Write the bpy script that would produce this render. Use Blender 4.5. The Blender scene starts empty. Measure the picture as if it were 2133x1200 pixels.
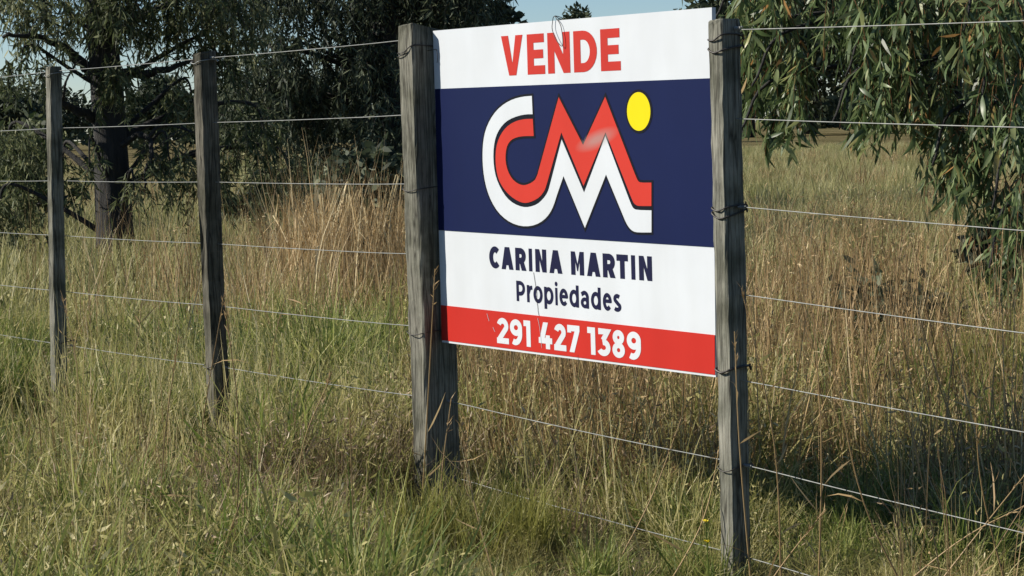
import bpy, math
import numpy as np
from mathutils import Matrix, Vector
from mathutils.geometry import tessellate_polygon

rs = np.random.RandomState(7)
scene = bpy.context.scene
col = scene.collection

# ------------------------------------------------------------------ camera, light, exposure
F_PX, CXP, CYP = 4400.0, 1066.5, 600.0
HC = 1.15
ROLL = math.atan(0.03)
PITCH = math.atan(337 * math.cos(ROLL) / F_PX)
FWD = np.array([0, math.cos(PITCH), -math.sin(PITCH)])
_u0 = np.array([0, math.sin(PITCH), math.cos(PITCH)])
_r0 = np.array([1.0, 0, 0])
RIGHT = _r0 * math.cos(ROLL) - _u0 * math.sin(ROLL)
UP = _u0 * math.cos(ROLL) + _r0 * math.sin(ROLL)
cam_d = bpy.data.cameras.new('camera')
cam_d.sensor_width = 36.0
cam_d.lens = 36.0 * F_PX / 2133.0
cam_d.clip_end = 2000.0
cam = bpy.data.objects.new('camera', cam_d)
col.objects.link(cam)
cam.matrix_world = Matrix(((RIGHT[0], UP[0], -FWD[0], 0), (RIGHT[1], UP[1], -FWD[1], 0),
                           (RIGHT[2], UP[2], -FWD[2], HC), (0, 0, 0, 1)))
scene.camera = cam

SUN_EL = math.radians(34)
SUN_H = Vector((-0.998, 0.060))
sun_dir = Vector((SUN_H.x * math.cos(SUN_EL), SUN_H.y * math.cos(SUN_EL), math.sin(SUN_EL)))
w = bpy.data.worlds.new('World')
scene.world = w
w.use_nodes = True
nt = w.node_tree
sky = nt.nodes.new('ShaderNodeTexSky')
sky.sky_type = 'NISHITA'
sky.sun_disc = False
sky.sun_elevation = SUN_EL
sky.sun_rotation = math.atan2(SUN_H.x, SUN_H.y)
sky.air_density = 0.95
sky.dust_density = 0.0
sky.ozone_density = 6.2
bg = nt.nodes['Background']
bg.inputs['Strength'].default_value = 0.066
nt.links.new(sky.outputs[0], bg.inputs['Color'])
sl = bpy.data.lights.new('sun', 'SUN')
sl.energy = 5.0
sl.angle = math.radians(0.5)
sl.color = (1.0, 0.93, 0.82)
so = bpy.data.objects.new('sun', sl)
col.objects.link(so)
so.rotation_euler = sun_dir.to_track_quat('Z', 'Y').to_euler()
scene.view_settings.view_transform = 'Standard'
scene.view_settings.look = 'None'
scene.view_settings.exposure = 0.68
scene.view_settings.gamma = 1.0
scene.view_settings.use_curve_mapping = False


# ------------------------------------------------------------------ helpers
def spot(px, py, Z):
    """the point seen at photo pixel (px, py), Z metres in front of the camera"""
    return np.array([0, 0, HC]) + (FWD + (px - CXP) / F_PX * RIGHT - (py - CYP) / F_PX * UP) * Z


def gspot(px, py):
    """the point of level ground seen at a photo pixel"""
    d = FWD + (px - CXP) / F_PX * RIGHT - (py - CYP) / F_PX * UP
    return (d * (HC / -d[2]))[:2]


def gz(x, y):
    """height of the ground"""
    x = np.asarray(x, float); y = np.asarray(y, float)
    near = np.exp(-((y - 7) / 14.0) ** 2)
    return near * (0.02 - 0.02 * np.tanh(x * 1.2) + 0.02 * np.sin(x * 2.1 + y * 1.3) + 0.015 * np.sin(x * 4.7 - y * 3.1))


_tab = np.random.RandomState(3).rand(64, 64)


def vnoise(x, y):
    x = np.asarray(x, float); y = np.asarray(y, float)
    xi = np.floor(x).astype(int); yi = np.floor(y).astype(int)
    fx = x - xi; fy = y - yi
    fx = fx * fx * (3 - 2 * fx); fy = fy * fy * (3 - 2 * fy)
    t = lambda a, b: _tab[a % 64, b % 64]
    return (t(xi, yi) * (1 - fx) + t(xi + 1, yi) * fx) * (1 - fy) + (t(xi, yi + 1) * (1 - fx) + t(xi + 1, yi + 1) * fx) * fy


def tag(o, label=None, cat=None, group=None, kind=None):
    if label: o['label'] = label
    if cat: o['category'] = cat
    if group: o['group'] = group
    if kind: o['kind'] = kind
    return o


def link(o, parent=None):
    col.objects.link(o)
    if parent is not None:
        o.parent = parent
    return o


def empty(name, loc, rz=0.0):
    o = bpy.data.objects.new(name, None)
    o.location = loc
    o.rotation_euler = (0, 0, rz)
    o.empty_display_size = 0.1
    return link(o)


def mesh_data(name, V, faces, mats=None, attrs=None, smooth=False, midx=None):
    """faces: list of int arrays, each of shape (n, k)"""
    me = bpy.data.meshes.new(name)
    V = np.asarray(V, np.float32).reshape(-1, 3)
    faces = [np.asarray(f, np.int32) for f in faces if len(f)]
    loops = np.concatenate([f.ravel() for f in faces]) if faces else np.zeros(0, np.int32)
    tot = np.concatenate([np.full(len(f), f.shape[1], np.int32) for f in faces]) if faces else np.zeros(0, np.int32)
    start = np.concatenate([[0], np.cumsum(tot)[:-1]]).astype(np.int32) if len(tot) else tot
    me.vertices.add(len(V)); me.vertices.foreach_set('co', V.ravel())
    me.loops.add(len(loops)); me.loops.foreach_set('vertex_index', loops)
    me.polygons.add(len(tot))
    me.polygons.foreach_set('loop_start', start)
    me.polygons.foreach_set('loop_total', tot)
    if midx is not None:
        me.polygons.foreach_set('material_index', np.asarray(midx, np.int32))
    me.polygons.foreach_set('use_smooth', np.full(len(tot), smooth))
    for k, v in (attrs or {}).items():
        a = me.attributes.new(k, 'FLOAT', 'POINT')
        a.data.foreach_set('value', np.asarray(v, np.float32))
    for m in (mats if isinstance(mats, (list, tuple)) else [mats]):
        if m is not None:
            me.materials.append(m)
    me.update(calc_edges=True)
    return me


def obj(name, me, parent=None):
    return link(bpy.data.objects.new(name, me), parent)


class Geo:
    """collects pieces of one mesh"""
    def __init__(s):
        s.V = []; s.F = {}; s.A = []; s.n = 0

    def add(s, V, faces, a=0.5):
        V = np.asarray(V, float).reshape(-1, 3)
        for f in faces:
            f = np.asarray(f, int)
            if len(f):
                s.F.setdefault(f.shape[1], []).append(f + s.n)
        s.V.append(V); s.A.append(np.broadcast_to(np.asarray(a, float), (len(V),)).copy()); s.n += len(V)

    def tris(s):
        return sum(sum(len(x) for x in v) * (k - 2) for k, v in s.F.items())

    def data(s, name, mats, smooth=False):
        return mesh_data(name, np.concatenate(s.V), [np.concatenate(v) for v in s.F.values()], mats,
                         {'tint': np.concatenate(s.A)}, smooth)


def tube(path, rad, sides=8, jit=0.0, rng=rs, cap=True):
    P = np.asarray(path, float); n = len(P)
    rad = np.broadcast_to(np.asarray(rad, float), (n,))
    T = np.gradient(P, axis=0); T /= np.linalg.norm(T, axis=1)[:, None] + 1e-12
    ref = np.array([0.31, 0.87, 0.37]) if abs(T[0] @ np.array([0.31, 0.87, 0.37])) < 0.9 else np.array([1.0, 0, 0])
    V = []
    for i in range(n):
        a = np.cross(T[i], ref); a /= np.linalg.norm(a) + 1e-12
        b = np.cross(T[i], a)
        th = np.arange(sides) / sides * 2 * np.pi
        r = rad[i] * (1 + jit * rng.uniform(-1, 1, sides))
        V.append(P[i] + np.outer(np.cos(th) * r, a) + np.outer(np.sin(th) * r, b))
    V = np.concatenate(V)
    i = np.arange(n - 1)[:, None] * sides; j = np.arange(sides)[None]; k = (j + 1) % sides
    Q = np.stack([i + j, i + k, i + sides + k, i + sides + j], -1).reshape(-1, 4)
    faces = [Q]
    if cap:
        faces += [np.arange(sides)[None, ::-1], (np.arange(sides) + (n - 1) * sides)[None]]
    return V, faces


def bez(pts, n=14):
    """smooth curve through points (Catmull-Rom)"""
    P = np.asarray(pts, float)
    P = np.vstack([2 * P[0] - P[1], P, 2 * P[-1] - P[-2]])
    out = []
    m = len(P) - 3
    for i in range(m):
        t = np.linspace(0, 1, n, endpoint=(i == m - 1))[:, None]
        a, b, c, d = P[i:i + 4]
        out.append(0.5 * (2 * b + (c - a) * t + (2 * a - 5 * b + 4 * c - d) * t ** 2 + (3 * b - a - 3 * c + d) * t ** 3))
    return np.concatenate(out)


# ------------------------------------------------------------------ materials
def new_mat(name):
    m = bpy.data.materials.new(name)
    m.use_nodes = True
    return m, m.node_tree.nodes, m.node_tree.links, m.node_tree.nodes['Principled BSDF']


def ramp(nodes, stops):
    r = nodes.new('ShaderNodeValToRGB')
    e = r.color_ramp.elements
    while len(e) < len(stops):
        e.new(0.5)
    for el, (p, c) in zip(e, stops):
        el.position = p
        el.color = (*c, 1)
    return r


def blade_mat(name, stops, rnd=0.35, trans=0.3, rough=0.55, spec=0.25):
    """plant material: tint per blade plus a shift per clump"""
    m, N, L, b = new_mat(name)
    at = N.new('ShaderNodeAttribute'); at.attribute_name = 'tint'
    oi = N.new('ShaderNodeObjectInfo')
    mul = N.new('ShaderNodeMath'); mul.operation = 'MULTIPLY_ADD'
    mul.inputs[1].default_value = rnd
    L.new(oi.outputs['Random'], mul.inputs[0])
    sc = N.new('ShaderNodeMath'); sc.operation = 'MULTIPLY'; sc.inputs[1].default_value = 1 - rnd
    L.new(at.outputs['Fac'], sc.inputs[0]); L.new(sc.outputs[0], mul.inputs[2])
    r = ramp(N, stops)
    L.new(mul.outputs[0], r.inputs[0])
    L.new(r.outputs[0], b.inputs['Base Color'])
    b.inputs['Roughness'].default_value = rough
    b.inputs['Specular IOR Level'].default_value = spec
    if trans > 0:
        tr = N.new('ShaderNodeBsdfTranslucent')
        L.new(r.outputs[0], tr.inputs['Color'])
        mx = N.new('ShaderNodeMixShader'); mx.inputs[0].default_value = trans
        L.new(b.outputs[0], mx.inputs[1]); L.new(tr.outputs[0], mx.inputs[2])
        L.new(mx.outputs[0], N['Material Output'].inputs['Surface'])
    return m


M_green = blade_mat('green_blades', [(0, (.042, .074, .013)), (.45, (.142, .192, .042)), (.75, (.32, .33, .095)), (1, (.57, .52, .26))], trans=.4)
M_straw = blade_mat('straw_blades', [(0, (.090, .085, .028)), (.35, (.255, .240, .075)), (.7, (.49, .435, .19)), (1, (.74, .66, .42))], trans=.4)
M_dead = blade_mat('dead_stems', [(0, (.045, .030, .020)), (.4, (.17, .115, .065)), (.75, (.40, .30, .185)), (1, (.74, .64, .48))], trans=.2)
M_tall = blade_mat('tall_stems', [(0, (.075, .046, .022)), (.4, (.25, .162, .072)), (.75, (.45, .325, .160)), (1, (.70, .60, .37))], trans=.25)
M_field = blade_mat('field_blades', [(0, (.105, .115, .034)), (.4, (.245, .245, .090)), (.7, (.41, .375, .175)), (1, (.60, .55, .33))], rnd=.5, trans=.4)
M_fine = blade_mat('fine_blades', [(0, (.10, .115, .020)), (.5, (.25, .245, .065)), (1, (.48, .44, .19))], trans=.4)
M_weed = blade_mat('weed_leaves', [(0, (.030, .062, .016)), (.5, (.075, .125, .030)), (1, (.20, .21, .07))], trans=.3)
M_leafR = blade_mat('long_leaves', [(0, (.036, .060, .020)), (.5, (.112, .162, .064)), (.80, (.235, .285, .13)), (.94, (.31, .31, .12)), (1, (.34, .19, .07))], rnd=0.0, trans=.4, rough=.42, spec=.35)
M_leafI = blade_mat('long_leaf_single', [(0, (.044, .072, .024)), (.5, (.120, .176, .068)), (.86, (.25, .30, .135)), (.97, (.32, .31, .11)), (1, (.30, .20, .08))], rnd=1.0, trans=.4, rough=.40, spec=.4)
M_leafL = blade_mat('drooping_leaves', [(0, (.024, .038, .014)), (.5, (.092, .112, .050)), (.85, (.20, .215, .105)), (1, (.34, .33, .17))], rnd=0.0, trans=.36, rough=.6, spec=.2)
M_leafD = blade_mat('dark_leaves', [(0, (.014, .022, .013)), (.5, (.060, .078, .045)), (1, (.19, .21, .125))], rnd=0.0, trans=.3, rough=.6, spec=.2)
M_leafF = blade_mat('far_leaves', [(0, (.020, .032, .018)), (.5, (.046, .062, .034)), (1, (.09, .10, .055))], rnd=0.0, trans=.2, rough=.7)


def bark_mat(name, c0, c1):
    m, N, L, b = new_mat(name)
    tc = N.new('ShaderNodeTexCoord')
    mp = N.new('ShaderNodeMapping'); mp.inputs['Scale'].default_value = (9, 9, 1.6)
    L.new(tc.outputs['Object'], mp.inputs[0])
    no = N.new('ShaderNodeTexNoise'); no.inputs['Scale'].default_value = 3.0; no.inputs['Detail'].default_value = 8
    no.inputs['Roughness'].default_value = .7
    L.new(mp.outputs[0], no.inputs['Vector'])
    r = ramp(N, [(.3, c0), (.72, c1)])
    L.new(no.outputs[0], r.inputs[0]); L.new(r.outputs[0], b.inputs['Base Color'])
    b.inputs['Roughness'].default_value = .9
    bu = N.new('ShaderNodeBump'); bu.inputs['Strength'].default_value = .9; bu.inputs['Distance'].default_value = .03
    L.new(no.outputs[0], bu.inputs['Height']); L.new(bu.outputs[0], b.inputs['Normal'])
    return m


M_bark = bark_mat('rough_bark', (.006, .006, .0055), (.030, .028, .025))
M_twig = bark_mat('twig_bark', (.05, .035, .025), (.15, .11, .08))
M_stalk = bark_mat('orange_stalk', (.16, .06, .025), (.36, .17, .07))


def wood_mat(name='weathered_wood', tone=1.0, warm=0.0, off=0.0):
    m, N, L, b = new_mat(name)
    tc = N.new('ShaderNodeTexCoord')
    mp = N.new('ShaderNodeMapping'); mp.inputs['Scale'].default_value = (70, 70, 9.0)
    L.new(tc.outputs['Object'], mp.inputs[0])
    grain = N.new('ShaderNodeTexNoise'); grain.inputs['Scale'].default_value = 1.6; grain.inputs['Detail'].default_value = 9
    grain.inputs['Roughness'].default_value = .68
    L.new(mp.outputs[0], grain.inputs['Vector'])
    blot = N.new('ShaderNodeTexNoise'); blot.inputs['Scale'].default_value = 9; blot.inputs['Detail'].default_value = 5
    L.new(tc.outputs['Object'], blot.inputs['Vector'])
    r1 = ramp(N, [(p_, (c_[0] * tone * (1 + warm), c_[1] * tone, c_[2] * tone * (1 - warm))) for p_, c_ in ((.28, (.065, .063, .053)), (.44, (.150, .147, .127)), (.60, (.205, .202, .175)), (.78, (.275, .27, .24)))])
    L.new(grain.outputs[0], r1.inputs[0])
    r2 = ramp(N, [(.36, (.50, .51, .44)), (.50, (.85, .86, .80)), (.66, (1.08, 1.07, 1.02))])
    L.new(blot.outputs[0], r2.inputs[0])
    mx = N.new('ShaderNodeMix'); mx.data_type = 'RGBA'; mx.blend_type = 'MULTIPLY'; mx.inputs[0].default_value = 1
    L.new(r1.outputs[0], mx.inputs[6]); L.new(r2.outputs[0], mx.inputs[7])
    # knots and splits
    mp2 = N.new('ShaderNodeMapping'); mp2.inputs['Scale'].default_value = (85, 85, 1.7)
    L.new(tc.outputs['Object'], mp2.inputs[0])
    sp = N.new('ShaderNodeTexVoronoi'); sp.feature = 'DISTANCE_TO_EDGE'; sp.inputs['Scale'].default_value = 1.0
    L.new(mp2.outputs[0], sp.inputs['Vector'])
    r3 = ramp(N, [(.0, (.10, .09, .08)), (.09, (1, 1, 1))])
    L.new(sp.outputs['Distance'], r3.inputs[0])
    mx2 = N.new('ShaderNodeMix'); mx2.data_type = 'RGBA'; mx2.blend_type = 'MULTIPLY'; mx2.inputs[0].default_value = .75
    L.new(mx.outputs[2], mx2.inputs[6]); L.new(r3.outputs[0], mx2.inputs[7])
    L.new(mx2.outputs[2], b.inputs['Base Color'])
    b.inputs['Roughness'].default_value = .88
    b.inputs['Specular IOR Level'].default_value = .2
    bu = N.new('ShaderNodeBump'); bu.inputs['Strength'].default_value = .8; bu.inputs['Distance'].default_value = .004
    L.new(grain.outputs[0], bu.inputs['Height']); L.new(bu.outputs[0], b.inputs['Normal'])
    return m


M_wood = [wood_mat('weathered_wood', 1.0, .01), wood_mat('dark_old_wood', .62, .06), wood_mat('pale_wood', 1.08)]


def metal_mat(name, c, rough, met):
    m, N, L, b = new_mat(name)
    no = N.new('ShaderNodeTexNoise'); no.inputs['Scale'].default_value = 45
    tc = N.new('ShaderNodeTexCoord'); L.new(tc.outputs['Object'], no.inputs['Vector'])
    r = ramp(N, [(.3, tuple(x * .65 for x in c)), (.7, c)])
    L.new(no.outputs[0], r.inputs[0]); L.new(r.outputs[0], b.inputs['Base Color'])
    b.inputs['Roughness'].default_value = rough; b.inputs['Metallic'].default_value = met
    return m


M_wire = metal_mat('galvanised_wire', (.23, .24, .225), .5, .1)
M_tie = metal_mat('dark_tie_wire', (.05, .045, .04), .5, .3)


def print_mat(name, c, pale_streak=False):
    m, N, L, b = new_mat(name)
    tc = N.new('ShaderNodeTexCoord')
    no = N.new('ShaderNodeTexNoise'); no.inputs['Scale'].default_value = 5; no.inputs['Detail'].default_value = 6
    L.new(tc.outputs['Object'], no.inputs['Vector'])
    r = ramp(N, [(.3, tuple(x * .93 for x in c)), (.7, c)])
    L.new(no.outputs[0], r.inputs[0])
    mps = N.new('ShaderNodeMapping'); mps.inputs['Scale'].default_value = (9, 9, 1.6)
    L.new(tc.outputs['Object'], mps.inputs[0])
    st_ = N.new('ShaderNodeTexNoise'); st_.inputs['Scale'].default_value = 1.0; st_.inputs['Detail'].default_value = 7
    L.new(mps.outputs[0], st_.inputs['Vector'])
    rs_ = ramp(N, [(.36, (.80, .79, .75)), (.58, (1, 1, 1))])
    L.new(st_.outputs[0], rs_.inputs[0])
    dm = N.new('ShaderNodeMix'); dm.data_type = 'RGBA'; dm.blend_type = 'MULTIPLY'; dm.inputs[0].default_value = .22
    L.new(r.outputs[0], dm.inputs[6]); L.new(rs_.outputs[0], dm.inputs[7])
    src = dm.outputs[2]
    if pale_streak:   # a soft pale streak mixed into the emblem colours
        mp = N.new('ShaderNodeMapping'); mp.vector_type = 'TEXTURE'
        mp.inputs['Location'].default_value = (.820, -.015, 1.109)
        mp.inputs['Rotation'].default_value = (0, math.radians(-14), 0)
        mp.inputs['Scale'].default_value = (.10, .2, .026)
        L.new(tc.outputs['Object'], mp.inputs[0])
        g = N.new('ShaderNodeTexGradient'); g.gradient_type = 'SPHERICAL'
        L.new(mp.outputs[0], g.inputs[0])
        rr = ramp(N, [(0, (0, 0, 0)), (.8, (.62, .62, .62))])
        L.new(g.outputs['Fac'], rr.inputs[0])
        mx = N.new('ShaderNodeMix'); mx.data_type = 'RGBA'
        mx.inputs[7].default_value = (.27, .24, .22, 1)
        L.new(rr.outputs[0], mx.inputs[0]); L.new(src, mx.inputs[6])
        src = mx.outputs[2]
    L.new(src, b.inputs['Base Color'])
    b.inputs['Roughness'].default_value = .45
    b.inputs['Specular IOR Level'].default_value = .08
    bu = N.new('ShaderNodeBump'); bu.inputs['Strength'].default_value = .12; bu.inputs['Distance'].default_value = .01
    n2 = N.new('ShaderNodeTexNoise'); n2.inputs['Scale'].default_value = 3.0
    L.new(tc.outputs['Object'], n2.inputs['Vector'])
    L.new(n2.outputs[0], bu.inputs['Height']); L.new(bu.outputs[0], b.inputs['Normal'])
    return m


M_white = print_mat('sign_white', (.52, .55, .58))
M_navy = print_mat('sign_navy', (.0075, .0125, .053))
M_red = print_mat('sign_red', (.42, .026, .019))
M_lred = print_mat('letter_red', (.42, .034, .025))
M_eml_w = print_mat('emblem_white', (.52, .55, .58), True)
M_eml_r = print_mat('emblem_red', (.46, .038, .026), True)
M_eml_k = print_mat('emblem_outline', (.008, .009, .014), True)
M_yel = print_mat('emblem_yellow', (.60, .52, .008))
M_ink = print_mat('letter_navy', (.012, .013, .040))


def ground_mat():
    m, N, L, b = new_mat('dry_ground')
    tc = N.new('ShaderNodeTexCoord')
    n1 = N.new('ShaderNodeTexNoise'); n1.inputs['Scale'].default_value = .35; n1.inputs['Detail'].default_value = 8
    n2 = N.new('ShaderNodeTexNoise'); n2.inputs['Scale'].default_value = 7; n2.inputs['Detail'].default_value = 8
    n2.inputs['Roughness'].default_value = .75
    for n in (n1, n2):
        L.new(tc.outputs['Object'], n.inputs['Vector'])
    r1 = ramp(N, [(.32, (.085, .080, .035)), (.5, (.16, .135, .068)), (.68, (.25, .205, .115))])
    L.new(n1.outputs[0], r1.inputs[0])
    r2 = ramp(N, [(.3, (.35, .35, .33)), (.65, (1, 1, 1))])
    L.new(n2.outputs[0], r2.inputs[0])
    mx = N.new('ShaderNodeMix'); mx.data_type = 'RGBA'; mx.blend_type = 'MULTIPLY'; mx.inputs[0].default_value = .8
    L.new(r1.outputs[0], mx.inputs[6]); L.new(r2.outputs[0], mx.inputs[7])
    L.new(mx.outputs[2], b.inputs['Base Color'])
    b.inputs['Roughness'].default_value = 1
    b.inputs['Specular IOR Level'].default_value = 0
    bu = N.new('ShaderNodeBump'); bu.inputs['Strength'].default_value = 1; bu.inputs['Distance'].default_value = .08
    L.new(n2.outputs[0], bu.inputs['Height']); L.new(bu.outputs[0], b.inputs['Normal'])
    return m


M_ground = ground_mat()

# ------------------------------------------------------------------ ground
t = np.linspace(-1, 1, 141)
gx = np.sinh(t * 5.2) / math.sinh(5.2) * 700
gy = np.sinh(t * 5.2) / math.sinh(5.2) * 700 + 7
X, Y = np.meshgrid(gx, gy)
n = len(gx)
ii = (np.arange(n - 1)[:, None] * n + np.arange(n - 1)[None]).ravel()
g = obj('ground', mesh_data('ground', np.stack([X, Y, gz(X, Y)], -1), [np.stack([ii, ii + 1, ii + n + 1, ii + n], -1)], M_ground, smooth=True))
tag(g, kind='structure')

# ------------------------------------------------------------------ the fence
PL = np.array([-.237, 6.157]); PR = np.array([.522, 5.073])
U = (PR - PL) / np.linalg.norm(PR - PL)
RZ = math.atan2(U[1], U[0])
# x, y, width along the fence, depth, top, tone of edge, seed
POSTS = [(-2.50, 9.22, .060, .055, 1.42, 1), (-1.735, 8.160, .045, .050, 1.430, 2), (-1.026, 7.235, .056, .062, 1.432, 3),
         (-.237, 6.157, .076, .120, 1.440, 4), (.5254, 5.068, .045, .059, 1.388, 5), (1.318, 3.95, .060, .060, 1.37, 6)]
WZ_L = [1.412, 1.195, .990, .780, .563, .355, .135]
WZ_R = [1.366, 1.150, .941, .732, .525, .317, .095]
fence = empty('wire_fence', (float(PL[0]), float(PL[1]), 0), RZ)
tag(fence, 'wire fence with grey wooden posts and seven strained wires, running behind the sale sign', 'fence')


def to_local(p):
    d = np.asarray(p[:2]) - PL
    return np.array([d @ U, d @ np.array([-U[1], U[0]])])


def make_post(x, y, wd, dp, top, seed):
    r = np.random.RandomState(seed)
    lx, ly = to_local((x, y))
    zs = np.concatenate([np.linspace(-.45, top - .012, 40), [top - .004, top]])
    c = .06 * min(wd, dp)
    base = np.array([(-wd / 2 + c, -dp / 2), (-wd / 6, -dp / 2), (wd / 6, -dp / 2), (wd / 2 - c, -dp / 2), (wd / 2, -dp / 2 + c), (wd / 2, -dp / 6), (wd / 2, dp / 6),
                     (wd / 2, dp / 2 - c), (wd / 2 - c, dp / 2), (-wd / 2 + c, dp / 2), (-wd / 2, dp / 2 - c), (-wd / 2, -dp / 2 + c)])
    k = len(base)
    ph = r.uniform(0, 6.28, k)
    V = []
    for i, z in enumerate(zs):
        s = 1.0 + .03 * math.sin(z * 3.1 + seed) + (.06 if z < .5 else 0) * (0.5 - z)
        if i >= len(zs) - 2:
            s *= .985 if i == len(zs) - 2 else .95
        b = base * s
        b = b + (r.uniform(-1, 1, (k, 2)) * .0016 + np.stack([np.sin(ph + z * 7) * .0016, np.cos(ph * 2 + z * 5) * .0016], -1))
        if seed == 3:
            b[:, 0] += .010 * math.sin(z * 2.6 + 1.0) * (1.2 - z)
            b[0:2] += np.array([.004, .010]) * max(0, math.sin(z * 9 + 1))
        if seed == 4:
            b[:, 0] += .004 * math.sin(z * 2.2)
            b[1:3, 1] += .007 * max(0, math.sin(z * 3.3 + .4)) ** 2
            b[3:5, 0] += .007 * math.exp(-((z - .30) / .035) ** 2)
        zz = z + (b[:, 1] * (-.2 if seed == 4 else .1 if seed == 3 else -.02) + b[:, 0] * .06 if i >= len(zs) - 2 else 0 * b[:, 0])
        if seed == 2:      # this one leans
            b[:, 1] -= .044 * (1 - z / 1.43)
        V.append(np.stack([b[:, 0] + lx, b[:, 1] + ly, zz], -1))
    V = np.concatenate(V)
    i = np.arange(len(zs) - 1)[:, None] * k; j = np.arange(k)[None]; q = (j + 1) % k
    Q = np.stack([i + j, i + q, i + k + q, i + k + j], -1).reshape(-1, 4)
    me = mesh_data('post', V, [Q, (np.arange(k) + (len(zs) - 1) * k)[None]], M_wood[{3: 1, 2: 0}.get(seed, 0 if seed != 5 else 2)])
    return obj('post', me, fence)


posts = [make_post(*p) for p in POSTS]
for p, lab in zip(posts[1:5], ['slim grey post farthest left in view', 'crooked split grey post', 'thick grey post at the left edge of the sign',
                               'square grey post at the right edge of the sign']):
    p['label'] = lab

# strained wires: run through the rear half of every post, sagging a little between them
for i in range(7):
    pts = []
    for k, (x, y, wd, dp, top, seed) in enumerate(POSTS):
        lx, ly = to_local((x, y))
        z = WZ_L[i] if k < 4 else WZ_R[i]
        if k == 5:
            z = WZ_R[i] - .046 - .003 * i
        z += rs.uniform(-.003, .003)
        q = np.array([lx, ly + dp * .16, z])
        if pts:
            a = pts[-1]
            for f in (.25, .5, .75):
                m_ = a * (1 - f) + q * f
                m_[2] -= .0018 * 4 * f * (1 - f) * (1 + i * .15)
                m_[1] += rs.uniform(-.002, .002)
                pts.append(m_)
        pts.append(q)
    V, Fc = tube(bez(pts, 4), .00135, 6)
    obj('wire', mesh_data('wire', V, Fc, M_wire, smooth=True), fence)


def tie(post_i, z, tilt=0.0, rad=.0015, mat=M_tie, tail=0.018, loose=.004):
    x, y, wd, dp, top, seed = POSTS[post_i]
    lx, ly = to_local((x, y))
    a, b = wd / 2 + loose, dp / 2 + loose
    pts = [(-a * .9, b, 0), (-a * 1.02, b * .5, .004), (-a * 1.03, -b * .6, -.002), (-a * .8, -b * 1.03, -.006 - tilt * .2), (0, -b * 1.04, -.012 - tilt * .6),
           (a * .8, -b * 1.03, -.006 - tilt), (a * 1.03, -b * .6, -.002 - tilt), (a * 1.02, b * .5, .002 - tilt * .6), (a * .95, b * 1.05, 0)]
    pts += [(a * 1.1 + tail * .4, b * .8, -.006), (a * 1.1 + tail, b * .4, .008)]
    P = np.array(pts) + np.array([lx, ly, z])
    V, Fc = tube(bez(P, 5), rad, 5)
    obj('tie_wire', mesh_data('tie_wire', V, Fc, mat, smooth=True), posts[post_i])


tie(3, 1.372, -.02); tie(3, 1.358, -.035); tie(3, .985, .004); tie(3, .566, .002)
tie(4, 1.345, -.01, .0022); tie(4, 1.325, .006, .0024); tie(4, .945, .0, .0022); tie(4, .935, .012, .0022); tie(4, .556, 0, .003, tail=.02); tie(4, .318, .004)
tie(1, .372, 0, .002); tie(2, .365, 0, .002); tie(1, 1.425 - .02, 0, .0015, M_wire); tie(2, 1.405, 0, .0018, M_wire)
for pi, zz in ((4, WZ_R[0]), (4, WZ_R[2]), (4, WZ_R[5]), (2, WZ_L[0]), (2, WZ_L[5]), (1, WZ_L[5]), (3, WZ_L[5])):
    x, y, wd, dp, top, seed = POSTS[pi]
    lx, ly = to_local((x, y))
    c0 = np.array([lx + wd / 2 + .002, ly + dp * .16, zz])
    hel = [c0 + np.array([s * .028, .0035 * math.cos(s * 28), .0035 * math.sin(s * 28)]) for s in np.linspace(0, 1, 26)]
    V, Fc = tube(hel, .0015, 5)
    obj('wire_knot', mesh_data('wire_knot', V, Fc, M_wire, smooth=True), posts[pi])

# ------------------------------------------------------------------ the sale sign
sign = empty('sale_sign', (float(PL[0]), float(PL[1]), 0), RZ)
tag(sign, 'white, navy and red VENDE sale sign with phone number, wired between two posts', 'sign')
FR = 0.0


def poly_mesh(name, polys, y, mat, parent, step=.00005):
    V = []; T = []
    n0 = 0
    for k, p in enumerate(polys):
        pts = [Vector((a, b, 0)) for a, b in p]
        tr = tessellate_polygon([pts])
        for q in tr:
            a, b, c = (np.array(p[i]) for i in q)
            if (b[0] - a[0]) * (c[1] - a[1]) - (b[1] - a[1]) * (c[0] - a[0]) < 0:
                q = (q[0], q[2], q[1])
            T.append([q[0] + n0, q[1] + n0, q[2] + n0])
        V += [(a, y - step * k, b) for a, b in p]
        n0 += len(p)
    return obj(name, mesh_data(name, V, [np.array(T)], mat), parent)


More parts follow.
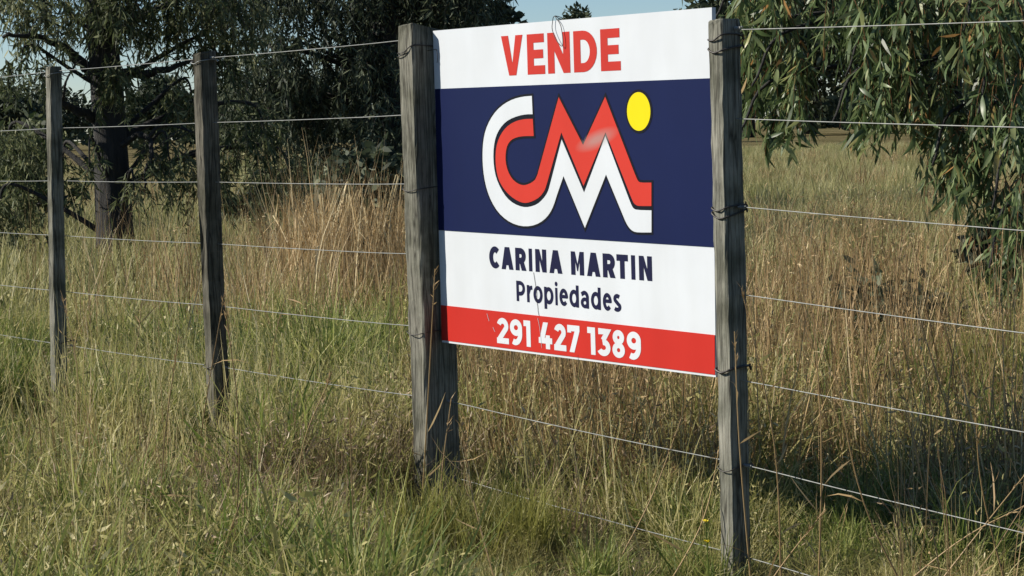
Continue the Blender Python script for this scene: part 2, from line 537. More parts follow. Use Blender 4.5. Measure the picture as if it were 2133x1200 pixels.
def slab(name, q, y0, y1, mat, parent, nx=1, wav=None):
    """a thin plate: corners q = TL, TR, BR, BL as (u, v); divided along u so it can ripple"""
    TL, TR, BR, BL = (np.array(p) for p in q)
    nz = 12
    V = []
    for y in (y0, y1):
        for j in range(nz + 1):
            for i in range(nx + 1):
                a, b = i / nx, j / nz
                p = (TL * (1 - a) + TR * a) * (1 - b) + (BL * (1 - a) + BR * a) * b
                V.append((p[0], y + (wav(p[0], p[1]) if wav else 0), p[1]))
    m = (nx + 1) * (nz + 1)
    Fq = []
    idx = lambda s, i, j: s * m + j * (nx + 1) + i
    for j in range(nz):
        for i in range(nx):
            Fq.append((idx(1, i, j), idx(1, i, j + 1), idx(1, i + 1, j + 1), idx(1, i + 1, j)))
            Fq.append((idx(0, i, j), idx(0, i + 1, j), idx(0, i + 1, j + 1), idx(0, i, j + 1)))
    for i in range(nx):
        Fq.append((idx(0, i, 0), idx(1, i, 0), idx(1, i + 1, 0), idx(0, i + 1, 0)))
        Fq.append((idx(0, i, nz), idx(0, i + 1, nz), idx(1, i + 1, nz), idx(1, i, nz)))
    for j in range(nz):
        Fq.append((idx(0, 0, j), idx(0, 0, j + 1), idx(1, 0, j + 1), idx(1, 0, j)))
        Fq.append((idx(0, nx, j), idx(1, nx, j), idx(1, nx, j + 1), idx(0, nx, j + 1)))
    return obj(name, mesh_data(name, V, [np.array(Fq)], mat), parent)


panel = slab('panel', [(.056, 1.430), (1.284, 1.420), (1.268, .525), (.050, .530)], .012, FR, M_white, sign, 12)
lerp = lambda a, b, u: a + (b - a) * (u - .05) / 1.22
navy = slab('band', [(.058, 1.2635), (1.2795, 1.2510), (1.2735, .8430), (.053, .8565)], FR + .0005, FR - .0015, M_navy, sign, 12)
navy['label'] = 'navy middle band'
redb = slab('band', [(.0525, .6385), (1.269, .6285), (1.2665, .5310), (.0512, .5362)], FR + .0005, FR - .0015, M_red, sign, 12)
redb['label'] = 'red bottom band'

WHITE = [(0.5368, 1.23), (0.4938, 1.2291), (0.45, 1.2239), (0.4085, 1.2131), (0.3694, 1.1959), (0.3359, 1.1711), (0.3116, 1.1423), (0.2989, 1.113), (0.2933, 1.0818), (0.2921, 1.0486), (0.2966, 1.0117), (0.309, 0.9748), (0.3299, 0.9419), (0.3607, 0.9129), (0.4011, 0.8917), (0.4447, 0.8798), (0.4913, 0.8761), (0.5378, 0.8818), (0.575, 0.895), (0.603, 0.9133), (0.622, 0.9348), (0.6382, 0.9632), (0.6704, 1.0143), (0.7582, 0.8784), (0.8549, 1.0187), (0.9206, 0.9151), (0.9334, 0.8951), (0.9464, 0.8819), (0.9623, 0.8738), (0.9811, 0.8719), (1.0354, 0.8732), (1.0376, 0.9288), (0.978, 0.9289), (0.9647, 0.9327), (0.9559, 0.9427), (0.9367, 0.9761), (0.8564, 1.1177), (0.759, 0.9712), (0.6667, 1.1111), (0.6066, 0.9876), (0.5967, 0.9699), (0.5747, 0.9519), (0.5467, 0.9373), (0.5095, 0.9297), (0.4785, 0.9292), (0.4383, 0.9377), (0.4044, 0.9537), (0.377, 0.979), (0.3561, 1.0082), (0.3463, 1.0411), (0.3457, 1.0777), (0.3539, 1.1106), (0.3693, 1.1341), (0.3959, 1.1554), (0.4283, 1.1693), (0.4726, 1.1781), (0.5098, 1.1812), (0.538, 1.1806)]
RED = [(0.5386, 1.1682), (0.503, 1.1685), (0.4657, 1.165), (0.4275, 1.1549), (0.3982, 1.1391), (0.3748, 1.1176), (0.3606, 1.0922), (0.3558, 1.063), (0.3575, 1.0338), (0.3675, 1.0045), (0.3868, 0.9827), (0.4113, 0.9647), (0.4421, 0.9505), (0.4729, 0.9418), (0.4977, 0.9403), (0.5288, 0.9461), (0.5598, 0.9571), (0.5818, 0.9733), (0.5916, 0.9876), (0.6664, 1.1297), (0.7575, 0.9885), (0.8579, 1.1268), (0.9618, 0.9528), (0.969, 0.9445), (0.9811, 0.9396), (0.9945, 0.9391), (1.038, 0.9397), (1.0404, 0.9985), (0.9969, 0.9983), (0.9874, 1.0016), (0.9788, 1.0132), (0.8602, 1.2183), (0.7606, 1.0955), (0.659, 1.223), (0.5471, 1.0069), (0.5251, 0.9961), (0.5002, 0.9899), (0.4815, 0.9887), (0.4569, 0.994), (0.4324, 1.0066), (0.4145, 1.0265), (0.4044, 1.0519), (0.4058, 1.0773), (0.4151, 1.099), (0.4348, 1.1132), (0.4634, 1.1201), (0.4945, 1.1225), (0.5406, 1.1219)]


def offset_poly(P, d):
    P = np.array(P)
    area = np.sum(P[:, 0] * np.roll(P[:, 1], -1) - np.roll(P[:, 0], -1) * P[:, 1])
    e = np.roll(P, -1, 0) - P
    e /= np.linalg.norm(e, axis=1)[:, None] + 1e-9
    nrm = np.stack([e[:, 1], -e[:, 0]], -1) * (1 if area > 0 else -1)
    n0 = np.roll(nrm, 1, 0)
    mm = n0 + nrm
    mm /= np.linalg.norm(mm, axis=1)[:, None] + 1e-9
    c = np.clip(np.sum(mm * nrm, 1), .42, 1)
    return (P + mm * (d / c)[:, None]).tolist()


def smooth_poly(P):
    """round the gentle bends, keep the sharp corners"""
    P = np.array(P); n = len(P); out = []
    for i in range(n):
        a, b, c = P[i - 1], P[i], P[(i + 1) % n]
        v1 = (b - a) / np.linalg.norm(b - a); v2 = (c - b) / np.linalg.norm(c - b)
        if v1 @ v2 > .80:
            out += [b * .75 + a * .25 if np.linalg.norm(b - a) < .07 else b - v1 * .012, b * .75 + c * .25 if np.linalg.norm(c - b) < .07 else b + v2 * .012]
        else:
            out.append(b)
    return [tuple(p) for p in out]


WHITE = smooth_poly(WHITE); RED = smooth_poly(RED)
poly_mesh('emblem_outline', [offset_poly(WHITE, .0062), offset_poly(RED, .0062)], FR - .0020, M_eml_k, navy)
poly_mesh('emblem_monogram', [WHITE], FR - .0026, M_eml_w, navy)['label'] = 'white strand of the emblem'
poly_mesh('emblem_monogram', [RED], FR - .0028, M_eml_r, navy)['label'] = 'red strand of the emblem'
th = np.linspace(0, 2 * np.pi, 40, endpoint=False)
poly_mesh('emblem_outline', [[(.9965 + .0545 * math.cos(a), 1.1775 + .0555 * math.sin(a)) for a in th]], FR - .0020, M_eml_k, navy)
poly_mesh('emblem_dot', [[(.9960 + .0472 * math.cos(a), 1.1775 + .0487 * math.sin(a)) for a in th]], FR - .0026, M_yel, navy)


# --- lettering: every character is drawn here as polygons in its own box
def stroke(path, tv, th_):
    P = np.asarray(path, float) / np.array([tv, th_])
    e = P[1:] - P[:-1]; e /= np.linalg.norm(e, axis=1)[:, None] + 1e-9
    nr = np.stack([-e[:, 1], e[:, 0]], -1)
    na = np.vstack([nr[:1], nr]); nb = np.vstack([nr, nr[-1:]])
    m = na + nb; m /= np.linalg.norm(m, axis=1)[:, None] + 1e-9
    c = np.clip(np.sum(m * nb, 1), .5, 1)
    o = m / c[:, None] * .5
    return [tuple(p) for p in np.vstack([P + o, (P - o)[::-1]]) * np.array([tv, th_])]


def arc(cx, cy, rx, ry, a0, a1, n=16):
    a = np.radians(np.linspace(a0, a1, n))
    return np.stack([cx + rx * np.cos(a), cy + ry * np.sin(a)], -1)


def band(cx, cy, rx, ry, t, q, a0, a1, n=16):
    """part of an elliptical ring: outer radii rx, ry; wall t across, q up"""
    return [tuple(p) for p in np.vstack([arc(cx, cy, rx, ry, a0, a1, n), arc(cx, cy, max(rx - t, 1e-4), max(ry - q, 1e-4), a1, a0, n)])]


def ring(x0, y0, x1, y1, t, q, n=28):
    c = ((x0 + x1) / 2, (y0 + y1) / 2, (x1 - x0) / 2, (y1 - y0) / 2, t, q)
    return [band(*c, -1, 181), band(*c, 179, 361)]


def rect(x0, y0, x1, y1):
    return [(x0, y0), (x1, y0), (x1, y1), (x0, y1)]


def bowl(x0, y0, x1, y1, t, q):
    """right half bowl between two bars"""
    rx = min((x1 - x0) * .80, (y1 - y0) * .55)
    cx_, cy_, ry = x1 - rx, (y0 + y1) / 2, (y1 - y0) / 2
    return [tuple(p) for p in np.vstack([[(x0, y0)], arc(cx_, cy_, rx, ry, -90, 90, 14), [(x0, y1), (x0, y1 - q)], arc(cx_, cy_, max(rx - t, 1e-4), ry - q, 90, -90, 14), [(x0, y0 + q)]])]


def glyph(ch, w, h, t, q):
    if ch == 'V':
        s = t * 1.12
        return [[(0, h), (s, h), (w / 2, h * .30), (w - s, h), (w, h), (w / 2 + s * .5, 0), (w / 2 - s * .5, 0)]]
    if ch == 'E':
        return [[(0, 0), (w, 0), (w, q), (t, q), (t, h / 2 - q / 2), (w * .91, h / 2 - q / 2), (w * .91, h / 2 + q / 2), (t, h / 2 + q / 2), (t, h - q), (w * .97, h - q), (w * .97, h), (0, h)]]
    if ch == 'N':
        return [[(0, 0), (0, h), (t, h), (w - t, h * .45), (w - t, h), (w, h), (w, 0), (w - t * 1.0, 0), (t, h * .55), (t, 0)]]
    if ch == 'D':
        return [rect(0, 0, t, h), bowl(t * .9, 0, w, h, t, q)]
    if ch == 'A':
        a = t * .58
        return [[(0, 0), (t * 1.05, 0), (w / 2 + a, h), (w / 2 - a, h)], [(w - t * 1.05, 0), (w, 0), (w / 2 + a, h), (w / 2 - a, h)], rect(w * .22, h * .19, w * .78, h * .19 + q * .9)]
    if ch == 'R':
        return [rect(0, 0, t, h), bowl(t * .9, h * .30, w * .97, h, t, q), [(w * .40, h * .34), (w * .40 + t, h * .40), (w, 0), (w - t * 1.15, 0)]]
    if ch == 'P':
        return [rect(0, 0, t, h), bowl(t * .9, h * .28, w, h, t, q)]
    if ch == 'I':
        return [rect(0, 0, w, h)]
    if ch == 'M':
        return [[(0, 0), (0, h), (t * .95, h), (w / 2, h * .46), (w - t * .95, h), (w, h), (w, 0), (w - t, 0), (w - t, h * .60), (w / 2 + t * .1, h * .17), (w / 2 - t * .1, h * .17), (t, h * .60), (t, 0)]]
    if ch == 'T':
        return [rect(0, h - q, w, h), rect(w / 2 - t / 2, 0, w / 2 + t / 2, h - q * .9)]
    if ch == 'C':
        return [band(w * .56, h / 2, w * .56, h / 2, t, q, 46, 314, 26)]
    if ch == 'r':
        return [rect(0, 0, t, h), stroke([(t * .6, h * .55), (t * 1.1, h * .80), (w * .75, h - q * .62), (w, h - q * .55)], t, q)]
    if ch == 'o':
        return ring(0, 0, w, h, t, q)
    if ch == 'p':
        return ring(0, 0, w, h, t, q) + [rect(0, -h * .27, t, h)]
    if ch == 'd':
        return ring(0, 0, w, h, t, q) + [rect(w - t, 0, w, h * 1.25)]
    if ch == 'i':
        return [rect(0, 0, w, h), arc(w / 2, h * 1.22, w * .60, w * .62, 0, 345, 14).tolist()]
    if ch == 'e':
        return [band(w / 2, h / 2, w / 2, h / 2, t, q, -4, 318, 26), rect(t * .6, h * .44, w - t * .25, h * .44 + q * .85)]
    if ch == 'a':
        return ring(0, 0, w, h * .62, t, q * .9) + [rect(w - t, 0, w, h * .66), stroke(np.vstack([[(w * .10, h - q * .95)], arc(w * .48, h * .62, w * .52 - t / 2, h * .38 - q / 2, 105, 0, 10)]), t, q)]
    if ch == 's':
        return [stroke(np.vstack([arc(w * .52, h * .72, w * .48 - t / 2, h * .28 - q / 2, 40, 230, 12), arc(w * .48, h * .28, w * .52 - t / 2, h * .28 - q / 2, 60, -145, 12)]), t, q)]
    if ch == '1':
        return [rect(w - t, 0, w, h), [(0, h), (w - t, h), (w - t, h - q), (0, h - q)]]
    if ch == '2':
        return [stroke(np.vstack([arc(w * .50, h * .69, w * .48 - t / 2, h * .31 - q / 2, 165, -25, 16), [(t * .62, q * .75)]]), t, q), rect(0, 0, w, q)]
    if ch == '3':
        return [stroke([(w * .06, h - q / 2), (w - t * .62, h - q / 2), (w * .42, h * .57)], t, q), band(w * .45, h * .31, w * .55, h * .31, t, q, 100, -150, 18)]
    if ch == '4':
        return [rect(w * .52, 0, w * .52 + t, h * .52), [(w * .36, h), (w * .36 + t * 1.15, h), (t * 1.15, h * .22), (0, h * .22)], rect(0, h * .20, w, h * .20 + q)]
    if ch == '7':
        return [rect(0, h - q, w, h), [(w - t * 1.1, h - q * .9), (w, h - q * .9), (w * .34 + t * .55, 0), (w * .34 - t * .55, 0)], rect(0, h * .72, t * .9, h - q * .5)]
    if ch == '8':
        return ring(w * .04, h * .47, w * .96, h, t, q * .92) + ring(0, 0, w, h * .56, t, q * .92)
    if ch == '9':
        return ring(0, h * .36, w, h, t, q) + [rect(w - t, h * .42, w, h * .68), band(w * .42, h * .45, w * .58, h * .45, t, q, 2, -118)]
    return []


def line(name, boxes, vt, vb, t, q, mat, parent, xh=1.0, tops=''):
    u0, u1 = boxes[0][1], boxes[-1][2]
    for ch, a, b in boxes:
        if name == 'letter' and ch not in 'Ii':
            a, b = a - .0012, b + .0012
        f = ((a + b) / 2 - u0) / (u1 - u0)
        top = vt[0] + (vt[1] - vt[0]) * f; bot = vb[0] + (vb[1] - vb[0]) * f
        sl = (vb[1] - vb[0]) / (u1 - u0)
        h = (top - bot) * (1.0 if (ch.isupper() or ch.isdigit()) else xh)
        polys = glyph(ch, b - a, h, t, q)
        polys = [[(x + a, y + bot + sl * (x - (b - a) / 2)) for x, y in p] for p in polys]
        poly_mesh(name, polys, FR - (.0006 if parent is sign else .0020), mat, parent)


line('letter', [('V', 0.3983, 0.4974), ('E', 0.5194, 0.5974), ('N', 0.6131, 0.7099), ('D', 0.7284, 0.8261), ('E', 0.8442, 0.9243)], (1.3970, 1.3905), (1.2885, 1.2835), .0300, .0235, M_lred, sign)
line('letter', [('C', 0.3083, 0.3571), ('A', 0.3676, 0.4223), ('R', 0.4352, 0.4838), ('I', 0.4975, 0.5131), ('N', 0.5292, 0.5776), ('A', 0.5929, 0.649), ('M', 0.691, 0.7456), ('A', 0.7606, 0.8155), ('R', 0.8293, 0.8795), ('T', 0.8877, 0.9325), ('I', 0.9468, 0.9631), ('N', 0.9799, 1.03)],
     (.8180, .8125), (.7560, .7500), .0190, .0168, M_ink, sign)
line('letter', [('P', 0.4358, 0.4743), ('r', 0.4854, 0.5087), ('o', 0.5158, 0.5559), ('p', 0.5658, 0.6053), ('i', 0.6151, 0.6254), ('e', 0.6351, 0.6709), ('d', 0.6796, 0.7188), ('a', 0.7297, 0.7627), ('d', 0.7744, 0.8139), ('e', 0.8254, 0.8607), ('s', 0.8689, 0.9005)],
     (.7262, .7195), (.6698, .6640), .0118, .0110, M_ink, sign, xh=.84)
line('digit', [('2', 0.3357, 0.3936), ('9', 0.4004, 0.4582), ('1', 0.4659, 0.4975), ('4', 0.5358, 0.5974), ('2', 0.6062, 0.6608), ('7', 0.6671, 0.7213), ('1', 0.7553, 0.789), ('3', 0.7997, 0.8536), ('8', 0.8618, 0.9139), ('9', 0.9228, 0.9805)],
     (.6190, .6170), (.5470, .5445), .0192, .0160, M_white, redb)

# a crack through the print, two scratches, and the loop of wire over the top edge
ck = [(.519, .752), (.522, .739), (.527, .716), (.531, .697), (.530, .676), (.534, .660), (.535, .647), (.539, .634)]
V, Fc = tube(bez([(a, FR - .0012, b) for a, b in ck], 4), [.0006] * 1, 4)
obj('crack', mesh_data('crack', V, Fc, M_tie), panel)
for pth in ([(.534, .628), (.541, .606), (.546, .575), (.549, .548)], [(.290, .627), (.300, .606)], [(.318, .590), (.327, .578)], [(.352, .556), (.371, .551)]):
    V, Fc = tube(bez([(a, FR - .0024, b) for a, b in pth], 4), .0006, 4)
    obj('scratch', mesh_data('scratch', V, Fc, M_eml_w), redb)
lp = [(.690, .014, 1.395), (.668, .012, 1.428), (.652, -.004, 1.4365), (.645, FR - .006, 1.420), (.646, FR - .008, 1.402), (.661, FR - .010, 1.378), (.679, FR - .009, 1.360), (.689, FR - .007, 1.358), (.688, FR - .006, 1.383),
      (.679, FR - .005, 1.412), (.660, FR - .004, 1.430), (.650, .0, 1.4375), (.645, .016, 1.43)]
V, Fc = tube(bez(lp, 6), .0011, 5)
obj('wire_loop', mesh_data('wire_loop', V, Fc, M_tie, smooth=True), sign)
lp = [(.040, -.010, 1.374), (.060, FR - .004, 1.376), (.078, FR - .006, 1.376), (.083, FR - .006, 1.368), (.083, FR - .005, 1.350), (.078, FR - .004, 1.338)]
V, Fc = tube(bez(lp, 5), .0010, 5)
obj('wire_loop', mesh_data('wire_loop', V, Fc, M_tie, smooth=True), sign)


# ------------------------------------------------------------------ leaves, twigs and trees
def leaves(geo, P, D, L, W, rng, tint, sick=.18, bow=.1):
    n = len(P)
    D = D / (np.linalg.norm(D, axis=1)[:, None] + 1e-9)
    S = np.cross(D, rng.normal(size=(n, 3))); S /= np.linalg.norm(S, axis=1)[:, None] + 1e-9
    Nn = np.cross(D, S)
    L = L[:, None]; W = W[:, None]
    b = rng.uniform(-1, 1, (n, 1)) * sick; k = rng.uniform(-1, 1, (n, 1)) * bow
    c = lambda t: P + D * L * t + S * b * L * t * t + Nn * k * L * t * (1 - t) * 2
    s = S
    V = np.stack([c(0), c(.3) - s * W * .5, c(.3) + s * W * .5, c(.65) - s * W * .40, c(.65) + s * W * .40, c(1.0)], 1)
    o = np.arange(n)[:, None] * 6
    geo.add(V.reshape(-1, 3), [np.concatenate([o + np.array([[0, 2, 1]]), o + np.array([[3, 4, 5]])]), o + np.array([[1, 2, 4, 3]])], np.repeat(tint, 6))


def twigs(geo, stems, S0, length, per, ll, lw, rng, out=None, droop=1.0, tint_shift=0.0, spread=.55):
    """hanging leafy twigs from the points S0"""
    n = len(S0)
    if out is None:
        a = rng.uniform(0, 2 * np.pi, n)
        out = np.stack([np.cos(a), np.sin(a), rng.uniform(-.2, .3, n)], -1)
    ln = length * rng.uniform(.55, 1.25, n)
    K = 5
    s = np.linspace(0, 1, K)
    dn = np.array([0, 0, -1.0])
    path = lambda t: S0[:, None] + (out * ln[:, None] * .55)[:, None] * (t - .35 * t * t)[..., None] + dn * (ln[:, None] * droop * (.25 * t + .75 * t * t))[..., None]
    P = path(np.broadcast_to(s, (n, K)))
    # stems: three-sided
    r = np.linspace(.0032, .0012, K)[None, :, None]
    offs = [np.array([1, 0, 0]), np.array([-.5, .87, 0]), np.array([-.5, -.87, 0])]
    V = np.stack([P + o * r for o in offs], 2).reshape(-1, 3)
    base = (np.arange(n)[:, None, None] * K + np.arange(K - 1)[None, :, None]) * 3
    j = np.arange(3)[None, None]; q = (j + 1) % 3
    stems.add(V, [np.stack([base + j, base + q, base + 3 + q, base + 3 + j], -1).reshape(-1, 4)])
    t = rng.uniform(.10, 1.0, (n, per))
    B = path(t); T = path(np.minimum(t + .05, 1.06)) - B
    T /= np.linalg.norm(T, axis=2)[..., None] + 1e-9
    D = T * .45 + dn * .62 * droop + rng.normal(size=(n, per, 3)) * spread * .6
    tw = rng.uniform(0, 1, n)
    tint = np.clip(rng.normal(.45, .22, (n, per)) + (tw[:, None] - .5) * .35 + tint_shift, 0, 1)
    m = n * per
    leaves(geo, B.reshape(m, 3), D.reshape(m, 3), rng.uniform(.65, 1.25, m) * ll, rng.uniform(.7, 1.2, m) * lw, rng, tint.ravel())


def in_ellipsoid(n, c, r, rng):
    v = rng.normal(size=(n, 3)); v /= np.linalg.norm(v, axis=1)[:, None]
    return np.asarray(c) + v * (rng.uniform(0, 1, n) ** .4)[:, None] * np.asarray(r)


def trunk_path(x, y, h, rng, lean=(0, 0), n=16):
    z = np.linspace(-.15, h, n)
    return np.stack([x + lean[0] * z + .05 * np.sin(z * .9 + rng.uniform(0, 6)), y + lean[1] * z + .05 * np.sin(z * 1.1 + rng.uniform(0, 6)), z], -1)


def droop_tree(label, base, h, r0, clusters, limbs, leaf, mat, rng, per=14, lean=(0, 0), stem=None, droop=1.0, spread=.55):
    """a eucalyptus: rough trunk, limbs, hanging leafy twigs; clusters = (px, py, Z, rx_px, ry_px, depth, twigs, length)"""
    root = empty('eucalyptus_tree', (float(base[0]), float(base[1]), float(gz(*base))))
    tag(root, label, 'tree')
    org = np.array([base[0], base[1], float(gz(*base))])
    tp = trunk_path(base[0], base[1], h, rng, lean)
    tr = Geo()
    zz = tp[:, 2]
    V, Fc = tube(tp - org, r0 * (1.0 + .22 * np.exp(-np.clip(zz, 0, 9) * 3.0)) * (1 - .6 * np.clip(zz / h, 0, 1)), 14, .07, rng)
    tr.add(V, Fc)
    for pts, rr in limbs:
        P = bez(pts, 9) - org
        wob = np.cumsum(rng.normal(0, 1, (len(P), 3)), 0); wob -= np.linspace(0, 1, len(P))[:, None] * wob[-1]
        P = P + wob * rr * .22
        V, Fc = tube(P, np.linspace(rr, rr * .30, len(P)) * (1 + rng.uniform(-.16, .2, len(P))), 8, .16, rng)
        tr.add(V, Fc)
        for q_ in range(5):      # bare side twigs
            k_ = rng.randint(len(P) // 3, len(P))
            d_ = rng.normal(0, 1, 3) + np.array([0, 0, -.2]); d_ /= np.linalg.norm(d_)
            l_ = rng.uniform(.12, .38)
            V, Fc = tube(bez([P[k_], P[k_] + d_ * l_ * .5 + rng.normal(0, .03, 3), P[k_] + d_ * l_ + np.array([0, 0, -.25 * l_])], 4), .0045, 5)
            tr.add(V, Fc)
    lf, st = Geo(), Geo()
    for px, py, Z, rx, ry, dz, n, ln in clusters:
        c = spot(px, py, Z)
        S0 = in_ellipsoid(n, c, (rx / F_PX * Z, dz, ry / F_PX * Z), rng)
        S0[:, 2] = np.maximum(S0[:, 2], .25 + ln * .6)
        twigs(lf, st, S0 - org, ln, per, leaf[0], leaf[1], rng, droop=droop, spread=spread, tint_shift=float(rng.uniform(-.16, .16)))
        # a carrying branch from the trunk to each clump
        j = int(np.argmin(np.abs(tp[:, 2] - min(c[2] + .1, h * .96)) + 0 * tp[:, 0]))
        a = tp[max(j - 1, 0)]
        mid = (a + c) / 2 + np.array([0, 0, .12 * np.linalg.norm(c - a)])
        P = bez([a, mid, c + np.array([0, 0, .15]), c + (c - a) * .12 + np.array([0, 0, -.15])], 7) - org
        rr = min(.05, .012 + .018 * np.linalg.norm(c - a)) * (.42 if stem else 1.0)
        V, Fc = tube(P, np.linspace(rr, rr * .25, len(P)), 6, .1, rng)
        tr.add(V, Fc)
    obj('trunk', tr.data('trunk', M_bark, True), root)
    cr = obj('crown', lf.data('crown', mat), root)
    obj('twigs', st.data('twigs', stem or M_twig), cr)
    cr['kind'] = 'stuff'
    return root, org


# the eucalyptus behind the two left posts
rng = np.random.RandomState(11)
b0 = spot(229, 540, 18.0)[:2]
limbsL = [([spot(205, 175, 18), spot(170, 118, 17.9), spot(130, 76, 17.8), spot(70, 70, 17.7), spot(5, 78, 17.6)], .05),
          ([spot(215, 262, 18), spot(170, 240, 17.8), spot(128, 214, 17.6), spot(122, 190, 17.5)], .05),
          ([spot(128, 214, 17.6), spot(134, 170, 17.5), spot(150, 140, 17.5), spot(178, 122, 17.5)], .012),
          ([spot(245, 160, 18), spot(300, 152, 18), spot(350, 135, 18), spot(420, 125, 18)], .045),
          ([spot(250, 300, 17.9), spot(285, 284, 17.8), spot(306, 290, 17.7), spot(316, 325, 17.6), spot(303, 360, 17.6), spot(300, 400, 17.6)], .03),
          ([spot(306, 290, 17.7), spot(345, 262, 17.7), spot(420, 282, 17.7)], .018)]
clL = [(60, -40, 18, 110, 55, .8, 80, .62), (240, -10, 17.5, 75, 60, .4, 90, .65), (390, -50, 18, 120, 55, .9, 120, .62),
       (330, 40, 18.3, 60, 40, .5, 40, .5), (470, 10, 18.6, 80, 60, .8, 110, .6), (60, 130, 17.7, 55, 30, .4, 26, .45), (35, 290, 18.4, 55, 60, .6, 60, .55),
       (140, 330, 18.6, 40, 60, .5, 16, .45), (340, 310, 17.7, 60, 30, .4, 30, .5), (235, 150, 17.6, 45, 40, .2, 30, .4), (385, 200, 18.2, 50, 40, .4, 30, .5), (420, 350, 18.3, 60, 50, .5, 40, .5),
       (520, 250, 18.8, 70, 50, .6, 60, .6), (570, 340, 19, 90, 50, .7, 74, .6), (20, 420, 18.0, 60, 50, .5, 50, .5), (430, 110, 18.4, 60, 45, .5, 44, .5), (190, 320, 17.5, 20, 40, .15, 6, .36), (275, 390, 17.5, 30, 40, .2, 9, .4), (100, 20, 17.8, 70, 40, .5, 40, .55), (230, -420, 18, 420, 230, 1.8, 260, .9)]
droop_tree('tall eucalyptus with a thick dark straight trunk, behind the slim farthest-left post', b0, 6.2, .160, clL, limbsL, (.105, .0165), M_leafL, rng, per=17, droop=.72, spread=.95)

# the darker tree behind the thick post
rng = np.random.RandomState(12)
b1 = spot(815, 500, 24.0)[:2]
clM = [(560, -60, 24, 120, 60, 1.1, 110, .75), (720, -30, 24, 150, 70, 1.2, 230, .75), (900, -60, 24, 170, 50, 1.2, 230, .65), (760, 120, 24, 100, 80, 1.0, 240, .8),
       (640, 220, 24, 70, 50, .8, 100, .7), (800, 250, 23.6, 55, 80, .8, 150, .7), (600, 380, 23, 90, 40, .7, 64, .6), (700, 350, 23.4, 80, 60, .7, 150, .7), (500, 220, 24.5, 50, 50, .7, 40, .6),
       (780, -330, 24, 330, 150, 1.6, 230, .9), (810, 430, 23.0, 60, 50, .5, 90, .5), (500, 440, 22.5, 60, 30, .5, 40, .45), (590, 110, 23.5, 70, 70, .7, 110, .7), (505, 120, 23.6, 40, 60, .6, 44, .6), (960, 20, 24, 90, 40, .8, 90, .5)]
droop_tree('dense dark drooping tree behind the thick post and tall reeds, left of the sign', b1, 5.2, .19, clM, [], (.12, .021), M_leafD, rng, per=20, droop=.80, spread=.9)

# the long-leaved branches hanging in from the right
rng = np.random.RandomState(13)
b2 = spot(2440, 500, 11.2)[:2]
clR = [(1590, -10, 10.6, 70, 60, .4, 60, .32), (1590, 110, 10.6, 45, 60, .3, 34, .32), (1665, 120, 10.3, 20, 50, .15, 16, .34), (1640, 220, 10.4, 26, 18, .15, 7, .26), (1850, -20, 10, 140, 70, .5, 100, .34),
       (1840, 100, 10, 70, 60, .4, 40, .32), (1945, 190, 10, 55, 45, .3, 26, .30), (2060, 0, 9.6, 100, 90, .5, 90, .36), (2085, 180, 9.6, 55, 70, .35, 36, .34),
       (2000, 290, 9.8, 55, 40, .3, 26, .30), (1815, 200, 10, 36, 25, .2, 12, .26), (2110, 370, 9.6, 40, 50, .3, 16, .34), (2105, 490, 9.5, 40, 40, .2, 15, .34), (2240, 200, 9.9, 120, 200, .5, 80, .4),
       (1900, -230, 10.3, 420, 120, .8, 150, .42), (2350, -200, 11, 300, 250, 1.0, 150, .5)]
treeR, orgR = droop_tree('eucalyptus with long green leaves and orange stalks, hanging in from the right over the field', b2, 4.2, .15, clR, [], (.108, .0165), M_leafR, rng, per=15, stem=M_stalk, droop=.92, spread=.7)
crownR = [c for c in treeR.children if c.name.startswith('crown')][0]
# the largest leaves, one by one
protos = []
for k in range(5):
    gg = Geo()
    r_ = np.random.RandomState(40 + k)
    n = 7
    tt = np.linspace(0, 1, n)
    wv = np.array([.12, .75, 1, .95, .75, .42, .02]) * .5
    bend = (-1) ** k * (.10 + .05 * k)
    cen = np.stack([bend * tt ** 2, .10 * np.sin(tt * 3.1), -tt], -1)
    Vv = np.concatenate([cen - np.array([1, 0, 0]) * (wv * .16)[:, None] + np.array([0, .012, 0]), cen, cen + np.array([1, 0, 0]) * (wv * .16)[:, None] + np.array([0, .012, 0])])
    ix = np.arange(n - 1)
    Q = np.concatenate([np.stack([ix + a * n, ix + 1 + a * n, ix + 1 + (a + 1) * n, ix + (a + 1) * n], -1) for a in (0, 1)])
    protos.append(mesh_data('leaf', Vv, [Q], M_leafI, {'tint': np.full(3 * n, .5)}, True))
leaf0 = bpy.data.objects.new('leaf', protos[0])
weights = [(c, c[6]) for c in clR[:13]]
for k in range(260):
    c = weights[rng.randint(len(weights))][0]
    p = in_ellipsoid(1, spot(c[0], c[1] + .5 * c[7] * F_PX / c[2], c[2] - c[5] * .8), (c[3] / F_PX * c[2] * 1.0, .15, (c[4] * .8 + 30) / F_PX * c[2]), rng)[0]
    o = leaf0.copy()
    o.data = protos[k % 5]
    sc = rng.uniform(.085, .145)
    o.scale = (sc * rng.uniform(.9, 1.25), sc, sc)
    o.rotation_euler = (rng.normal(0, .4), rng.normal(0, .45), rng.uniform(0, 6.28))
    o.location = p - orgR
    link(o, treeR)


